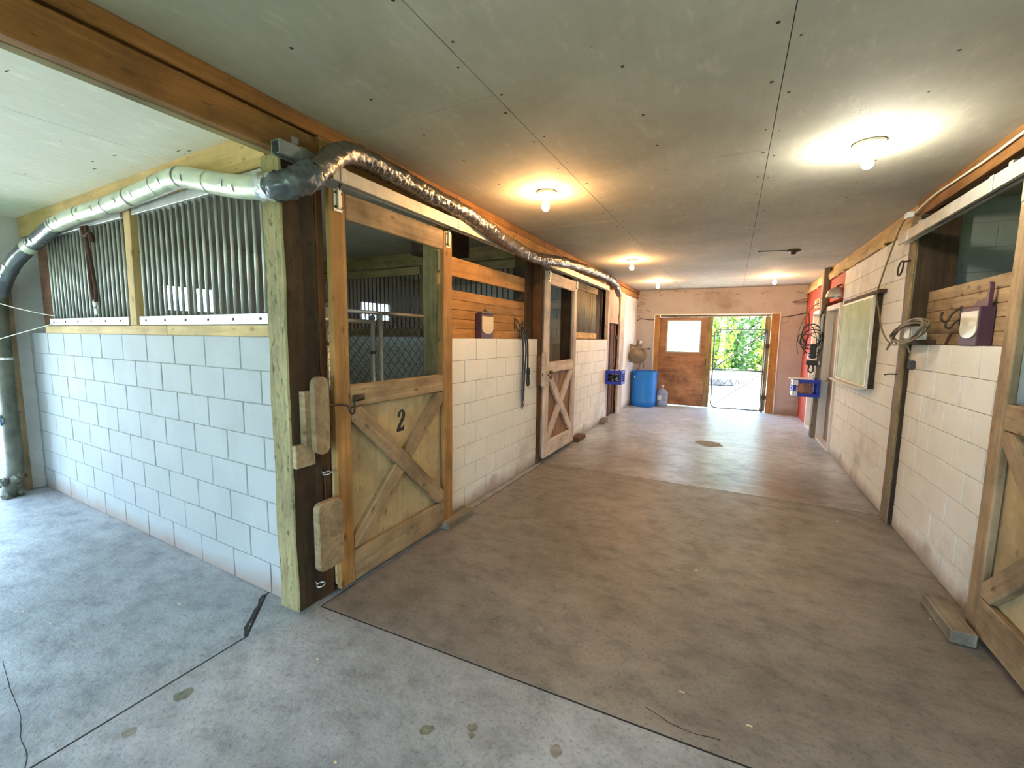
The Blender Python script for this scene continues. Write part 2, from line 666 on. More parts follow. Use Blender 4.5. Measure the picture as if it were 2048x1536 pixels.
def frame(o, x, y, z):
    M = Matrix((Vector(x), Vector(y), Vector(z))).transposed().to_4x4()
    M.translation = Vector(o)
    return M


def struct(o):
    o['kind'] = 'structure'
    return o


# ------------------------------------------------------------------ block walls
def block_wall(name, M, L, H, T, mat, offset=0.0, seed=0, course=0.2, unit=0.4, z0=0.0, skip=None):
    """Concrete blocks laid in running bond; local x along the wall, -y is its face, z up."""
    rnd = random.Random(seed)
    bm = bmesh.new()
    box(bm, (0, 0.007, z0), (L, T, H))
    bm.normal_update()
    for f in bm.faces:
        if f.normal.y < -0.9:
            f.material_index = 1
    nr = int(round((H - z0) / course))
    ch = (H - z0) / nr
    g = 0.0022
    vg = 0.0048
    for r in range(nr):
        x = -offset - (unit / 2 if r % 2 else 0)
        while x < L:
            a, b = max(0, x), min(L, x + unit)
            if b - a > 0.03:
                d = rnd.uniform(-0.0012, 0.0012)
                box(bm, (a + (vg if a > 0 else 0), d, z0 + r * ch + g), (b - (vg if b < L else 0), 0.02, z0 + (r + 1) * ch - g), 0.0028)
            x += unit
    o = link(name, finish(bm), [mat, 'mortar'], None, M)
    return struct(o)


fa = Vector((-4.2, 0.133, 0))
fb = Vector((-0.165, 0.0445, 0))
fx = (fb - fa).normalized()
FRONT = frame(fa, fx, Vector((0, 0, 1)).cross(fx), (0, 0, 1))
FL = (fb - fa).length


def fp(x, d, z):
    """A point x metres (world x) along the front stall wall, d in front of its face."""
    s = (x - fa.x) / fx.x
    return FRONT @ Vector((s, -d, z))


block_wall('wall_front', FRONT, FL, 1.6, 0.16, 'painted_block', offset=0.12, seed=1)
block_wall('wall_left', frame((-0.03, 1.58, 0), (0, 1, 0), (-1, 0, 0), (0, 0, 1)), 1.84, 1.6, 0.17, 'painted_block_cream', 0.2, 2)
block_wall('wall_left', frame((-0.03, 4.70, 0), (0, 1, 0), (-1, 0, 0), (0, 0, 1)), 2.08, 1.6, 0.17, 'painted_block_cream', 0.1, 3)
block_wall('wall_left', frame((-0.03, 8.10, 0), (0, 1, 0), (-1, 0, 0), (0, 0, 1)), 1.44, 2.6, 0.17, 'white_board_wall', 0.1, 4, course=2.6, unit=3.0)
block_wall('wall_right', frame((3.49, 3.255, 0), (0, -1, 0), (1, 0, 0), (0, 0, 1)), 1.475, 1.6, 0.2, 'painted_block_worn', 0.25, 5)
block_wall('wall_right', frame((3.49, 6.05, 0), (0, -1, 0), (1, 0, 0), (0, 0, 1)), 2.58, 2.6, 0.2, 'painted_block_worn', 0.1, 6)
block_wall('wall_right', frame((3.49, 0.52, 0), (0, -1, 0), (1, 0, 0), (0, 0, 1)), 5.32, 2.8, 0.2, 'painted_block_worn', 0.1, 7)
# outer wall on the stable's open side, with two stall windows and a wide door opening
bm = bmesh.new()
wx0, wx1 = -4.4, -4.2
W1 = (1.27, 1.95, 1.86, 2.25)
W2 = (4.45, 5.32, 1.88, 2.30)
box(bm, (wx0, 0.03, 0), (wx1, 9.53, 1.86))
box(bm, (wx0, 0.03, 2.30), (wx1, 9.53, 2.8))
box(bm, (wx0, 0.03, 1.86), (wx1, 1.27, 2.30))
box(bm, (wx0, 1.27, 2.25), (wx1, 1.95, 2.30))
box(bm, (wx0, 1.95, 1.86), (wx1, 4.45, 2.30))
box(bm, (wx0, 5.32, 1.86), (wx1, 9.53, 2.30))
box(bm, (wx0, 4.45, 1.86), (wx1, 5.32, 1.88))
box(bm, (wx0, -3.8, 2.15), (wx1, 0.03, 2.8))
box(bm, (wx0, -4.8, 0), (wx1, -3.8, 2.8))
struct(build('wall_outer', bm, 'raw_block'))
# rear wall behind the camera with an unseen doorway, widened to let in fill light
bm = bmesh.new()
box(bm, (-4.4, -5.0, 0), (-0.6, -4.8, 2.8))
box(bm, (3.0, -5.0, 0), (3.7, -4.8, 2.8))
box(bm, (-0.6, -5.0, 2.3), (3.0, -4.8, 2.8))
struct(build('wall_rear', bm, 'raw_block'))
# end wall of the aisle
bm = bmesh.new()
box(bm, (-4.4, 9.53, 0), (0.42, 9.73, 2.8))
box(bm, (3.02, 9.53, 0), (3.9, 9.73, 2.8))
box(bm, (0.42, 9.53, 2.2), (3.02, 9.73, 2.8))
struct(build('wall_end', bm, 'painted_board'))
# red painted far part of the right wall, around two doorways
bm = bmesh.new()
box(bm, (3.49, 8.36, 0), (3.62, 9.53, 2.62))
box(bm, (3.49, 7.15, 2.16), (3.62, 8.36, 2.62))
box(bm, (3.49, 6.05, 2.24), (3.62, 7.15, 2.62))
struct(build('wall_right', bm, 'red_paint'))
# stall partitions and the closed outer side of the right-hand stalls
PART = block_wall('wall_partition', frame((-4.2, 3.42, 0), (1, 0, 0), (0, 1, 0), (0, 0, 1)), 4.0, 1.6, 0.15, 'green_block', 0.1, 8)
block_wall('wall_partition', frame((-4.2, 6.80, 0), (1, 0, 0), (0, 1, 0), (0, 0, 1)), 4.0, 2.8, 0.15, 'green_block', 0.1, 9)
block_wall('wall_partition', frame((3.71, 3.47, 0), (1, 0, 0), (0, 1, 0), (0, 0, 1)), 3.3, 2.8, 0.15, 'shed_block', 0.1, 10)
bm = bmesh.new()
box(bm, (7.0, -0.2, 0), (7.2, 9.9, 2.8))
box(bm, (3.69, -0.3, 0), (7.2, -0.1, 2.8))
box(bm, (3.62, 9.7, 0), (7.2, 9.9, 2.8))
struct(build('wall_outer', bm, 'raw_block'))

# ------------------------------------------------------------------ floor and ceiling
bm = bmesh.new()


def slab(bm, pts, z1=0.0, z0=-0.004, mi=0):
    a = [bm.verts.new((x, y, z1)) for x, y in pts]
    b = [bm.verts.new((x, y, z0)) for x, y in pts]
    bm.faces.new(a).material_index = mi
    for i in range(len(pts)):
        j = (i + 1) % len(pts)
        bm.faces.new((a[i], b[i], b[j], a[j])).material_index = mi


g = 0.006
jy = lambda x: 0.108 + 0.0437 * x        # the saw cut across the aisle mouth
slab(bm, [(-4.4, -4.8), (-0.0795 - g, -4.8), (-0.0795 - g, -0.262), (-0.36, 0.03), (-0.36, 3.45), (-4.4, 3.45)])
slab(bm, [(-0.0795 + g, -4.8), (7.2, -4.8), (7.2, jy(7.2) - g), (0.047, jy(0.047) - g), (0.047, 0.372), (0.04, 3.5), (-0.345, 3.5), (-0.345, 0.035), (-0.0795 + g, -0.25)])
slab(bm, [(0.054, jy(0.05) + g), (7.2, jy(7.2) + g), (7.2, 3.508 - g), (0.054, 3.508 - g)], mi=4)
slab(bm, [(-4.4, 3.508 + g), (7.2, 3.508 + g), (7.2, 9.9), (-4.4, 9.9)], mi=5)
box(bm, (-4.4, -4.8, -0.2), (7.2, 9.9, -0.0025), 0, 1)


def ribbon(bm, pts, w, mi, z=0.0006):
    """A filled crack: a thin uneven strip of dirt flush with the slab."""
    P = catmull([(x, y, z) for x, y in pts], 0.02)
    L, R = [], []
    for i, p in enumerate(P):
        t = (P[min(i + 1, len(P) - 1)] - P[max(i - 1, 0)]).normalized()
        nn = Vector((-t.y, t.x, 0))
        k = w * (0.55 + 0.9 * abs(noise.noise(p * 23))) / 2
        j = nn * noise.noise(p * 17 + Vector((3, 0, 0))) * w * 0.7
        L.append(bm.verts.new(p + nn * k + j))
        R.append(bm.verts.new(p - nn * k + j))
    for i in range(len(P) - 1):
        bm.faces.new((L[i], R[i], R[i + 1], L[i + 1])).material_index = mi


ribbon(bm, [(-0.357, 0.02), (-0.269, -0.076), (-0.196, -0.165), (-0.085, -0.26)], 0.028, 1)
ribbon(bm, [(0.045, 0.37), (0.048, 0.25), (0.049, 0.115)], 0.010, 1)
ribbon(bm, [(-0.95, -0.92), (-0.685, -0.96), (-0.438, -0.99), (-0.271, -1.029), (-0.16, -1.04), (-0.06, -1.08)], 0.004, 1)
ribbon(bm, [(-0.685, -0.96), (-0.75, -1.1), (-0.73, -1.3)], 0.004, 1)
ribbon(bm, [(2.9, 3.50), (3.15, 3.44), (3.42, 3.28)], 0.006, 1)
ribbon(bm, [(0.02, 3.50), (0.10, 3.44), (0.16, 3.508)], 0.007, 1)
ribbon(bm, [(1.9, 0.30), (2.05, 0.26), (2.2, 0.28)], 0.006, 1)
for x, y, r, mi in [(1.037, .508, .035, 2), (1.14, .467, .03, 3), (1.283, .544, .035, 3), (1.12, -.241, .032, 2), (1.282, -.143, .026, 2), (1.30, -.175, .016, 2),
                    (1.626, -.075, .03, 3), (.047, -.617, .04, 2), (.063, -.815, .03, 3), (1.0, 2.1, .05, 3), (2.3, 1.6, .04, 3), (1.92, 5.72, .22, 3)]:
    vs = []
    for k in range(18):
        a = 2 * PI * k / 18
        q = r * (0.85 + 0.4 * noise.noise(Vector((x * 9 + math.cos(a), y * 9 + math.sin(a), 0))))
        vs.append(bm.verts.new((x + q * math.cos(a), y + q * math.sin(a), 0.0005)))
    bm.faces.new(vs).material_index = mi
struct(build('floor', bm, ['concrete', 'dark_dirt', 'moss_stain', 'pale_stain', 'concrete_worn', 'concrete_sky_tint']))

bm = bmesh.new()
H = 2.8
g = 0.004


def strip(x0, x1, cuts):
    for a, b in zip(cuts, cuts[1:]):
        d = random.uniform(-0.0008, 0.0008)
        box(bm, (x0 + g / 2, a + g / 2, H + d), (x1 - g / 2, b - g / 2, H + 0.013), 0.0006)


strip(-0.10, 1.03, [-4.8, -2.03, 0.44, 2.93, 5.42, 7.9, 9.6])
strip(1.03, 2.275, [-4.8, -3.2, -0.75, 1.70, 4.22, 6.68, 9.15, 9.6])
strip(2.275, 3.62, [-4.8, -2.03, 0.40, 2.93, 5.43, 7.9, 9.6])
strip(-4.3, -0.10, [0.14, 2.6, 5.1, 7.6, 9.6])
strip(3.62, 7.1, [-0.2, 2.4, 4.9, 7.4, 9.9])
box(bm, (-4.4, -5.0, H + 0.003), (7.3, 9.9, H + 0.1), 0, 1)
# fixing screws left as dark dimples along the sheet edges and joist lines
for x0 in (0.45, 0.99, 1.07, 1.65, 2.235, 2.315, 2.9):
    y = -1.2 + random.random() * 0.2
    while y < 9.3:
        xx, yy, rr = x0 + random.uniform(-.012, .012), y + random.uniform(-.06, .06), random.uniform(.006, .010)
        vs = [bm.verts.new((xx + rr * math.cos(2 * PI * k / 7), yy + rr * math.sin(2 * PI * k / 7), H - 0.0012)) for k in range(7)]
        bm.faces.new(vs).material_index = 1
        y += 0.42
ceil = struct(build('ceiling', bm, ['ceiling_board', 'dark_dirt']))

bm = bmesh.new()
HS = 2.72
for x0, x1 in ((-4.2, -3.5), (-3.5, -2.42), (-2.42, -1.15), (-1.15, -0.10)):
    for y0, y1 in ((-4.8, -2.2), (-2.2, 0.1405)):
        box(bm, (x0 + g / 2, y0 + g / 2, HS), (x1 - g / 2, y1 - g / 2, HS + 0.013), 0.0006)
box(bm, (-4.2, -4.8, HS + 0.003), (-0.10, 0.14, HS + 0.07), 0, 1)
rnd = random.Random(3)
for k in range(34):      # nicks and flaked paint
    x, y, l = rnd.uniform(-3.6, -0.5), rnd.uniform(-1.6, 0.05), rnd.uniform(0.02, 0.08)
    a = rnd.uniform(-0.15, 0.15)
    vs = [(x - l / 2, y), (x, y - 0.003), (x + l / 2, y + a * l), (x, y + 0.003 + a * l / 2)]
    bm.faces.new([bm.verts.new((p[0], p[1], HS - 0.0008)) for p in vs]).material_index = 1
struct(build('ceiling', bm, ['ceiling_board_side', 'dark_dirt']))
bm = bmesh.new()
box(bm, (-4.6, -5.2, 2.95), (7.4, 10.1, 3.05))  # unseen roof slab, added to stop light leaking in from above
struct(build('roof', bm, 'roof_metal'))

# ------------------------------------------------------------------ beams and headers
def strut(name, lo, hi, mat, axis, bevel=0.004):
    """A squared timber of the setting, grain along AXIS."""
    lo, hi = Vector(lo), Vector(hi)
    c = (lo + hi) / 2
    d = hi - lo
    e = [Vector((1, 0, 0)), Vector((0, 1, 0)), Vector((0, 0, 1))]
    i = 'xyz'.index(axis)
    j, k = (i + 1) % 3, (i + 2) % 3
    return board(name, c - e[i] * d[i] / 2, c + e[i] * d[i] / 2, d[j], d[k], e[k], mat, None, bevel)


struct(strut('trim_1', (-0.10, -4.8, 2.555), (-0.035, 0.22, 2.80), 'wood_olive', 'y', 0.008))
struct(strut('trim_1', (-0.03, -4.8, 2.55), (0.035, 0.22, 2.698), 'wood_beam', 'y', 0.008))
struct(strut('trim_1', (-0.03, -4.8, 2.722), (0.015, 9.53, 2.80), 'wood_beam', 'y', 0.006))
struct(strut('trim_2', (-0.03, 0.22, 2.56), (0.032, 3.46, 2.715), 'wood_orange', 'y'))
struct(strut('trim_2', (-0.03, 3.46, 2.56), (0.032, 6.9, 2.715), 'wood_orange', 'y'))
struct(strut('trim_2', (-0.20, 6.9, 2.605), (-0.004, 9.53, 2.715), 'wood_orange', 'y'))
struct(strut('trim_3', (3.47, -4.8, 2.665), (3.52, 3.4, 2.80), 'wood_beam', 'y'))
# rough foamed joint above the block pillar on the right
bm = bmesh.new()
n = 90
prof = 7
rows = []
for i in range(n + 1):
    y = 3.4 + 6.13 * i / n
    row = []
    for k in range(prof):
        a = PI / 2 * k / (prof - 1)
        q = 1 + 0.45 * noise.noise(Vector((y * 5, k * 0.7, 1))) + 0.25 * noise.noise(Vector((y * 19, k, 5)))
        row.append(bm.verts.new((3.60 - 0.115 * q * math.cos(a) - 0.02, y, 2.80 - 0.0 - (0.205) * (1 - math.sin(a) * 0.999) * 1.0)))
    rows.append(row)
for i in range(n):
    for k in range(prof - 1):
        bm.faces.new((rows[i][k], rows[i + 1][k], rows[i + 1][k + 1], rows[i][k + 1]))
struct(build('trim_4', bm, 'spray_foam', smooth=True))
struct(strut('trim_5', (3.50, 3.45, 2.595), (3.62, 9.53, 2.80), 'wood_pale', 'y'))

# top plate and sill of the front stall wall
def fboard(name, xa, xb, z0, z1, d0, d1, mat, parent=None):
    a, b = fp(xa, (d0 + d1) / 2, (z0 + z1) / 2), fp(xb, (d0 + d1) / 2, (z0 + z1) / 2)
    return board(name, a, b, z1 - z0, d1 - d0, (FRONT.to_3x3() @ Vector((0, -1, 0))), mat, parent)


struct(fboard('trim_6', -4.18, -0.17, 2.53, 2.72, -0.03, 0.012, 'wood_pale'))
struct(fboard('trim_7', -3.75, -1.40, 1.60, 1.668, -0.10, 0.0, 'wood_pale'))
struct(fboard('trim_7', -1.395, -0.17, 1.60, 1.668, -0.10, 0.0, 'wood_pale'))
struct(fboard('trim_8', -3.95, -3.66, 1.60, 2.60, -0.14, -0.05, 'wood_stained'))

# ------------------------------------------------------------------ corner post
def rough_post(name, lo, hi, mat, label, cat='post', amp=0.004, parent=None, side=None):
    """SIDE: (local normal, material) of a face given a second material."""
    lo, hi = Vector(lo), Vector(hi)
    c = (lo + hi) / 2
    bm = bmesh.new()
    w, d, h = (hi - lo)
    # local x is up
    box(bm, (-h / 2, -w / 2, -d / 2), (h / 2, w / 2, d / 2), 0.008)
    bmesh.ops.subdivide_edges(bm, edges=[e for e in bm.edges if abs(e.verts[0].co.x - e.verts[1].co.x) > h * 0.5], cuts=60, use_grid_fill=True)
    s = random.random() * 40
    for v in bm.verts:
        if abs(v.co.x) < h / 2 - 0.01:
            v.co.y += noise.noise(Vector((v.co.x * 4 + s, v.co.y * 6, v.co.z * 6))) * amp
            v.co.z += noise.noise(Vector((v.co.x * 4 + s + 7, v.co.y * 6, v.co.z * 6))) * amp
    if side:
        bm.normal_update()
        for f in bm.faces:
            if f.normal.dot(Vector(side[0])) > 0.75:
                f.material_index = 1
    M = frame(c, (0, 0, 1), (1, 0, 0), (0, 1, 0))
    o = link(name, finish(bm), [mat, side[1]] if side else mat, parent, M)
    return tag(o, label, cat)


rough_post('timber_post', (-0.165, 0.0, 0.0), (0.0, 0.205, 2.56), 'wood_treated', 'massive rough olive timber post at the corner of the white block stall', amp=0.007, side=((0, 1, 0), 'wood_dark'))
strut('door_jamb', (-0.16, 0.207, 0), (0.0, 0.255, 2.56), 'wood_stained', 'z')
tag(bpy.data.objects['door_jamb'], 'dark jamb board behind the hinge edge of the stall door numbered 2', 'door jamb')
o = rough_post('timber_post', (-0.22, 1.42, 0.0), (-0.07, 1.575, 2.56), 'wood_olive', 'olive timber post between the numbered stall door and the first white block panel', amp=0.003)
o = rough_post('timber_post', (-0.20, 3.425, 0.0), (0.0, 3.50, 2.56), 'wood_stained', 'dark brown timber post between the first block panel and the white-trimmed second stall door')
o = rough_post('timber_post', (-0.26, 3.20, 1.605), (-0.10, 3.42, 2.80), 'wood_dark', 'dark square timber stub standing on the block panel beside the hook with hanging straps')
o = rough_post('timber_post', (-0.20, 4.645, 0.0), (-0.035, 4.70, 2.56), 'wood_dark', 'dark thin timber post behind the latch-free edge of the second stall door')
o = rough_post('timber_post', (-0.23, 6.15, 1.602), (-0.16, 6.78, 2.56), 'wood_dark', 'wide dark timber infill beyond the thin upright bars above the far block panel')
o = rough_post('timber_post', (-0.10, 6.785, 0.0), (-0.03, 6.90, 2.605), 'wood_bleached', 'pale timber post carrying the blue crate at the end of the far block panel')

# ------------------------------------------------------------------ bar grilles
def bar_mesh(h, r, seg=10):
    bm = bmesh.new()
    lathe(bm, [(0, 0), (r, 0), (r, h), (0, h)], seg)
    for f in bm.faces:
        f.smooth = True
    return finish(bm, True)


def grille(name, label, pa, pb, z0, z1, n, r, mat, group=None, bottom=True, top=True, cmat='galvanised', chan=0.06, out=(0, -1, 0)):
    """Upright stall bars between a bottom and a top channel; pa, pb are the first and last bar."""
    pa, pb = Vector(pa), Vector(pb)
    t = thing(name, (pa.x, pa.y, z0 - chan), label, 'stall bars', group)
    me = bar_mesh(z1 - z0 + 0.02, r)
    me.materials.append(MATS[mat])
    for i in range(n):
        p = pa.lerp(pb, i / (n - 1))
        p.z = z0 - 0.01
        link('bar', me, mat, t, Matrix.Translation(p))
    d = (pb - pa).normalized()
    a, b = pa - d * 0.05, pb + d * 0.05
    if bottom:
        board('bottom_channel', (a.x, a.y, z0 - chan / 2), (b.x, b.y, z0 - chan / 2), chan, 0.05, out, cmat, t, 0.002)
        bm = bmesh.new()
        k = 0
        while 0.1 + k * 0.28 < (b - a).length:
            p = a + d * (0.1 + k * 0.28)
            q = Vector(out) * 0.025
            Mz = frame((p.x + q.x, p.y + q.y, z0 - chan / 2), d, Vector((0, 0, 1)), Vector(out))
            lathe(bm, [(0.009, 0), (0.009, 0.004), (0.0, 0.005)], 8, Mz)
            k += 1
        build_each('screw', bm, 'iron', t)
    if top:
        board('top_channel', (a.x, a.y, z1 + chan / 2), (b.x, b.y, z1 + chan / 2), chan, 0.05, out, cmat, t, 0.002)
    return t


fo = FRONT.to_3x3() @ Vector((0, -1, 0))
grille('bar_grille', 'wide set of grey upright bars over the white block wall, beside the corner post', fp(-1.745, -0.025, 0), fp(-0.275, -0.025, 0), 1.735, 2.465, 20, 0.0100, 'steel_bar', out=fo, chan=0.062)
grille('bar_grille', 'grey upright bars nearest the outside door, with brown straps hanging on them', fp(-3.56, -0.025, 0), fp(-2.03, -0.025, 0), 1.735, 2.465, 21, 0.0100, 'steel_bar', out=fo, chan=0.062)
a = fp(-1.89, -0.025, 1.668)
t = board('mullion_post', fp(-1.89, -0.035, 1.669), fp(-1.87, -0.035, 2.53), 0.10, 0.075, FRONT.to_3x3() @ Vector((0, -1, 0)), 'wood_pale')
tag(t, 'pale wooden upright between the two sets of bars above the white block wall', 'post')

grille('bar_grille', 'dark bars of the partition seen through the numbered door, bright window behind', (-4.0, 3.47, 0), (-1.95, 3.47, 0), 1.73, 2.50, 26, 0.010, 'steel_dark', cmat='wood_olive', chan=0.11)
grille('bar_grille', 'dark partition bars nearest the aisle, showing above and below the loose upper board', (-1.70, 3.47, 0), (-0.40, 3.47, 0), 1.73, 2.50, 17, 0.010, 'steel_dark', cmat='wood_olive', chan=0.11)
rough_post('timber_post', (-1.88, 3.44, 1.605), (-1.78, 3.53, 2.79), 'wood_olive', 'olive upright between the dark partition bars inside the stall')
struct(strut('trim_9', (-4.2, 3.43, 2.62), (-0.20, 3.52, 2.80), 'wood_olive', 'x'))
grille('bar_grille', 'tan close-set bars above the far block panel beyond the second stall door', (-0.10, 4.76, 0), (-0.10, 6.12, 0), 1.71, 2.40, 22, 0.0065, 'track_metal', cmat='wood_pale', chan=0.10, out=(1, 0, 0))

# ------------------------------------------------------------------ boards over the block panels
for i in range(5):
    z = 1.602 + i * 0.0862
    o = board('wall_board', (-0.125, 1.60, z + 0.043), (-0.125, 3.19, z + 0.043), 0.0845, 0.035, (1, 0, 0), 'wood_orange')
    names = ['lowest orange board on the left block panel, behind the purple holder',
             'second orange board up from the left block panel, behind the cream plate',
             'middle board of the five orange boards over the left block panel',
             'fourth orange board up from the left block panel, just under the topmost one',
             'topmost of the five touching orange boards over the left block panel']
    tag(o, names[i], 'board', 'orange boards over the left block panel')
o = board('wall_board', (-0.125, 1.58, 2.237), (-0.125, 3.19, 2.237), 0.165, 0.035, (1, 0, 0), 'wood_orange')
tag(o, 'single loose orange board with open gap above and below, over the left boards', 'board')
for i in range(5):
    z = 1.602 + i * 0.0862
    o = board('wall_board', (3.575, 1.72, z + 0.043), (3.575, 3.24, z + 0.043), 0.0845, 0.035, (-1, 0, 0), 'wood_weathered')
    names = ['lowest tan board over the right low wall, partly behind the coiled cord',
             'second tan board up from the right low wall, at the purple holder',
             'middle board of the five tan boards above the right low wall',
             'fourth tan board up from the right low wall',
             'topmost tan board over the right low wall, under the dark opening']
    tag(o, names[i], 'board', 'tan boards over the right low wall')

# ------------------------------------------------------------------ sliding stall doors
TWO = [(-.034, -.070), (.036, -.070), (.036, -.034), (.024, -.034), (.020, -.044), (-.002, -.044), (.012, -.022), (.028, .000), (.036, .022), (.036, .042), (.026, .062),
       (.006, .072), (-.014, .070), (-.030, .056), (-.036, .036), (-.028, .024), (-.014, .024), (-.008, .034), (-.012, .044), (-.006, .056), (.002, .058),
       (.008, .048), (.007, .030), (-.004, .006), (-.020, -.022), (-.034, -.050)]


def stall_door(label, xs, y0, y1, z0, z1, sgn, frame_mat, panel_mat, number=None, stile_mat=None, mid=(1.17, 1.305)):
    """xs: x of the outer face; sgn +1 when the face looks to +x."""
    stile_mat = stile_mat or frame_mat
    t = thing('stall_door', (xs, (y0 + y1) / 2, z0), label, 'stall door')
    nrm = (sgn, 0, 0)
    th = 0.038
    xc = xs - sgn * th / 2
    sw = 0.118
    def b(nm, ya, za, yb, zb, w, off=0.0, thick=th, mt=frame_mat):
        return board(nm, (xc - sgn * off, ya, za), (xc - sgn * off, yb, zb), w, thick, nrm, mt, t, 0.005, 0.004)
    b('stile', y0 + sw / 2, z0, y0 + sw / 2, z1, sw, mt=stile_mat)
    b('stile', y1 - sw / 2, z0, y1 - sw / 2, z1, sw, mt=stile_mat)
    b('rail', y0 + sw, z1 - 0.075, y1 - sw, z1 - 0.075, 0.15)
    b('rail', y0 + sw, (mid[0] + mid[1]) / 2, y1 - sw, (mid[0] + mid[1]) / 2, mid[1] - mid[0])
    b('rail', y0 + sw, z0 + 0.105, y1 - sw, z0 + 0.105, 0.205)
    # backing panel of the lower half
    board('panel', (xs - sgn * 0.052, (y0 + y1) / 2, z0 + 0.02), (xs - sgn * 0.052, (y0 + y1) / 2, mid[1]), y1 - y0 - 0.02, 0.02, nrm, panel_mat, t, 0.001)
    # crossed braces
    ya, yb = y0 + sw + 0.004, y1 - sw - 0.004
    za, zb = z0 + 0.215, mid[0] - 0.005
    w = 0.115
    def clip(poly, n, d):
        """Keep the part of a polygon where n.p <= d."""
        out = []
        for k in range(len(poly)):
            p, q = poly[k], poly[(k + 1) % len(poly)]
            fp_, fq = n.dot(p) - d, n.dot(q) - d
            if fp_ <= 0:
                out.append(p)
            if (fp_ < 0 < fq) or (fq < 0 < fp_):
                out.append(p + (q - p) * (fp_ / (fp_ - fq)))
        return out

    def brace(p, q, cuts, off):
        p, q = Vector(p), Vector(q)
        d = (q - p).normalized()
        e = Vector((-d.y, d.x))
        poly = [p - d * .3 - e * w / 2, q + d * .3 - e * w / 2, q + d * .3 + e * w / 2, p - d * .3 + e * w / 2]
        for n, dd in [(Vector((1, 0)), yb), (Vector((-1, 0)), -ya), (Vector((0, 1)), zb), (Vector((0, -1)), -za)] + cuts:
            poly = clip(poly, n, dd)
        c = sum(poly, Vector((0, 0))) / len(poly)
        M = frame((xs - sgn * (th + off), c.x, c.y), (0, d.x, d.y), Vector((sgn, 0, 0)).cross(Vector((0, d.x, d.y))), (sgn, 0, 0))
        bm = bmesh.new()
        ly = Vector((sgn, 0, 0)).cross(Vector((0, d.x, d.y)))
        prism(bm, [((v - c).dot(d), (v - c).dot(Vector((ly.y, ly.z)))) for v in poly], Matrix.Identity(4), th, 0.004)
        return link('brace', finish(bm), frame_mat, t, M)

    A0, A1, B0, B1 = (ya, zb), (yb, za), (ya, za), (yb, zb)
    brace(A0, A1, [], 0.0)
    d = (Vector(A1) - Vector(A0)).normalized()
    e = Vector((-d.y, d.x))
    ec = e.dot(Vector(A0))
    brace(B0, B1, [(e, ec - w / 2 - .002)], 0.003)
    brace(B0, B1, [(-e, -ec - w / 2 - .002)], 0.003)
    # roller hangers
    for yy in (y0 + 0.06, y1 - 0.06):
        bm = bmesh.new()
        box(bm, (min(xs, xs + sgn * .006), yy - .03, z1 - .125), (max(xs, xs + sgn * .006), yy + .03, z1 + .0), .002)
        box(bm, (min(xs + sgn * .006, xs + sgn * .02), yy - .012, z1 - .11), (max(xs + sgn * .006, xs + sgn * .02), yy + .012, z1 + .01), .003)
        h = build('hanger', bm, 'brass_plate', t)
        bm = bmesh.new()
        sweep(bm, [Vector((xs + sgn * .012, yy, z1 - .01)), Vector((xs + sgn * .03, yy, z1 + .03)), Vector((xs + sgn * .03, yy, z1 + .075))], .007, 8)
        build('hanger_rod', bm, 'iron', h)
        bm = bmesh.new()
        for dy in (-.021, .021):
            for dz in (-.10, -.02):
                lathe(bm, [(.008, 0), (.008, .006), (0, .007)], 8, frame((xs + sgn * .006, yy + dy, z1 + dz), (0, 1, 0), (0, 0, sgn), (sgn, 0, 0)))
        build_each('bolt', bm, 'iron', h)
    if number:
        bm = bmesh.new()
        s = 1.12
        prism(bm, [(x * s + y * s * 0.12, y * s) for x, y in number], frame((xs - sgn * 0.0425, (y0 + y1) / 2 + 0.01, 1.0), (0, sgn, 0), (0, 0, 1), (sgn, 0, 0)), 0.0015)
        nb = build('number', bm, 'black_paint', t)
        nb['label'] = 'black stencilled number 2'
    return t


D2 = stall_door('wooden sliding stall door with crossed braces and a black 2 painted on it', 0.062, 0.25, 1.452, 0.03, 2.45, 1, 'wood_weathered', 'plywood', TWO, 'wood_orange')
D1 = stall_door('pale bleached sliding stall door with crossed braces, second along the left side', 0.062, 3.475, 4.64, 0.06, 2.44, 1, 'wood_bleached', 'plywood_red', [(-.01, -.06), (.004, -.06), (.004, .06), (-.01, .05)])
DR = stall_door('sliding stall door with crossed braces cut off by the right picture edge', 3.42, 0.52, 1.715, 0.04, 2.44, -1, 'wood_weathered', 'plywood')

# latch of the numbered door: hook arm and staple
def hook_latch(t, x, y, z, s=1):
    bm = bmesh.new()
    pts = [(x + .012, y - .115, z + .01), (x + .016, y - .04, z + .005), (x + .018, y + .02, z + .0), (x + .03, y + .05, z - .015), (x + .034, y + .06, z - .05), (x + .034, y + .078, z - .066),
           (x + .034, y + .095, z - .045), (x + .03, y + .098, z + .0), (x + .024, y + .115, z + .022), (x + .012, y + .2, z + .02)]
    sweep(bm, catmull(pts, 0.01), .0065, 8)
    box(bm, (x, y - .13, z - .012), (x + .012, y - .08, z + .03), .003)
    box(bm, (x, y + .11, z + .005), (x + .014, y + .20, z + .045), .003)
    build('latch', bm, 'iron', t, True)


hook_latch(D2, 0.062, 0.27, 1.20)
hook_latch(D1, 0.062, 3.50, 1.15)

# wooden latch and guide blocks on the corner post
def rounded(w, h, r, n=6):
    pts = []
    for cx, cy, a0 in ((w / 2 - r, h / 2 - r, 0), (-w / 2 + r, h / 2 - r, PI / 2), (-w / 2 + r, -h / 2 + r, PI), (w / 2 - r, -h / 2 + r, 1.5 * PI)):
        for k in range(n + 1):
            a = a0 + PI / 2 * k / n
            pts.append((cx + r * math.cos(a), cy + r * math.sin(a)))
    return pts


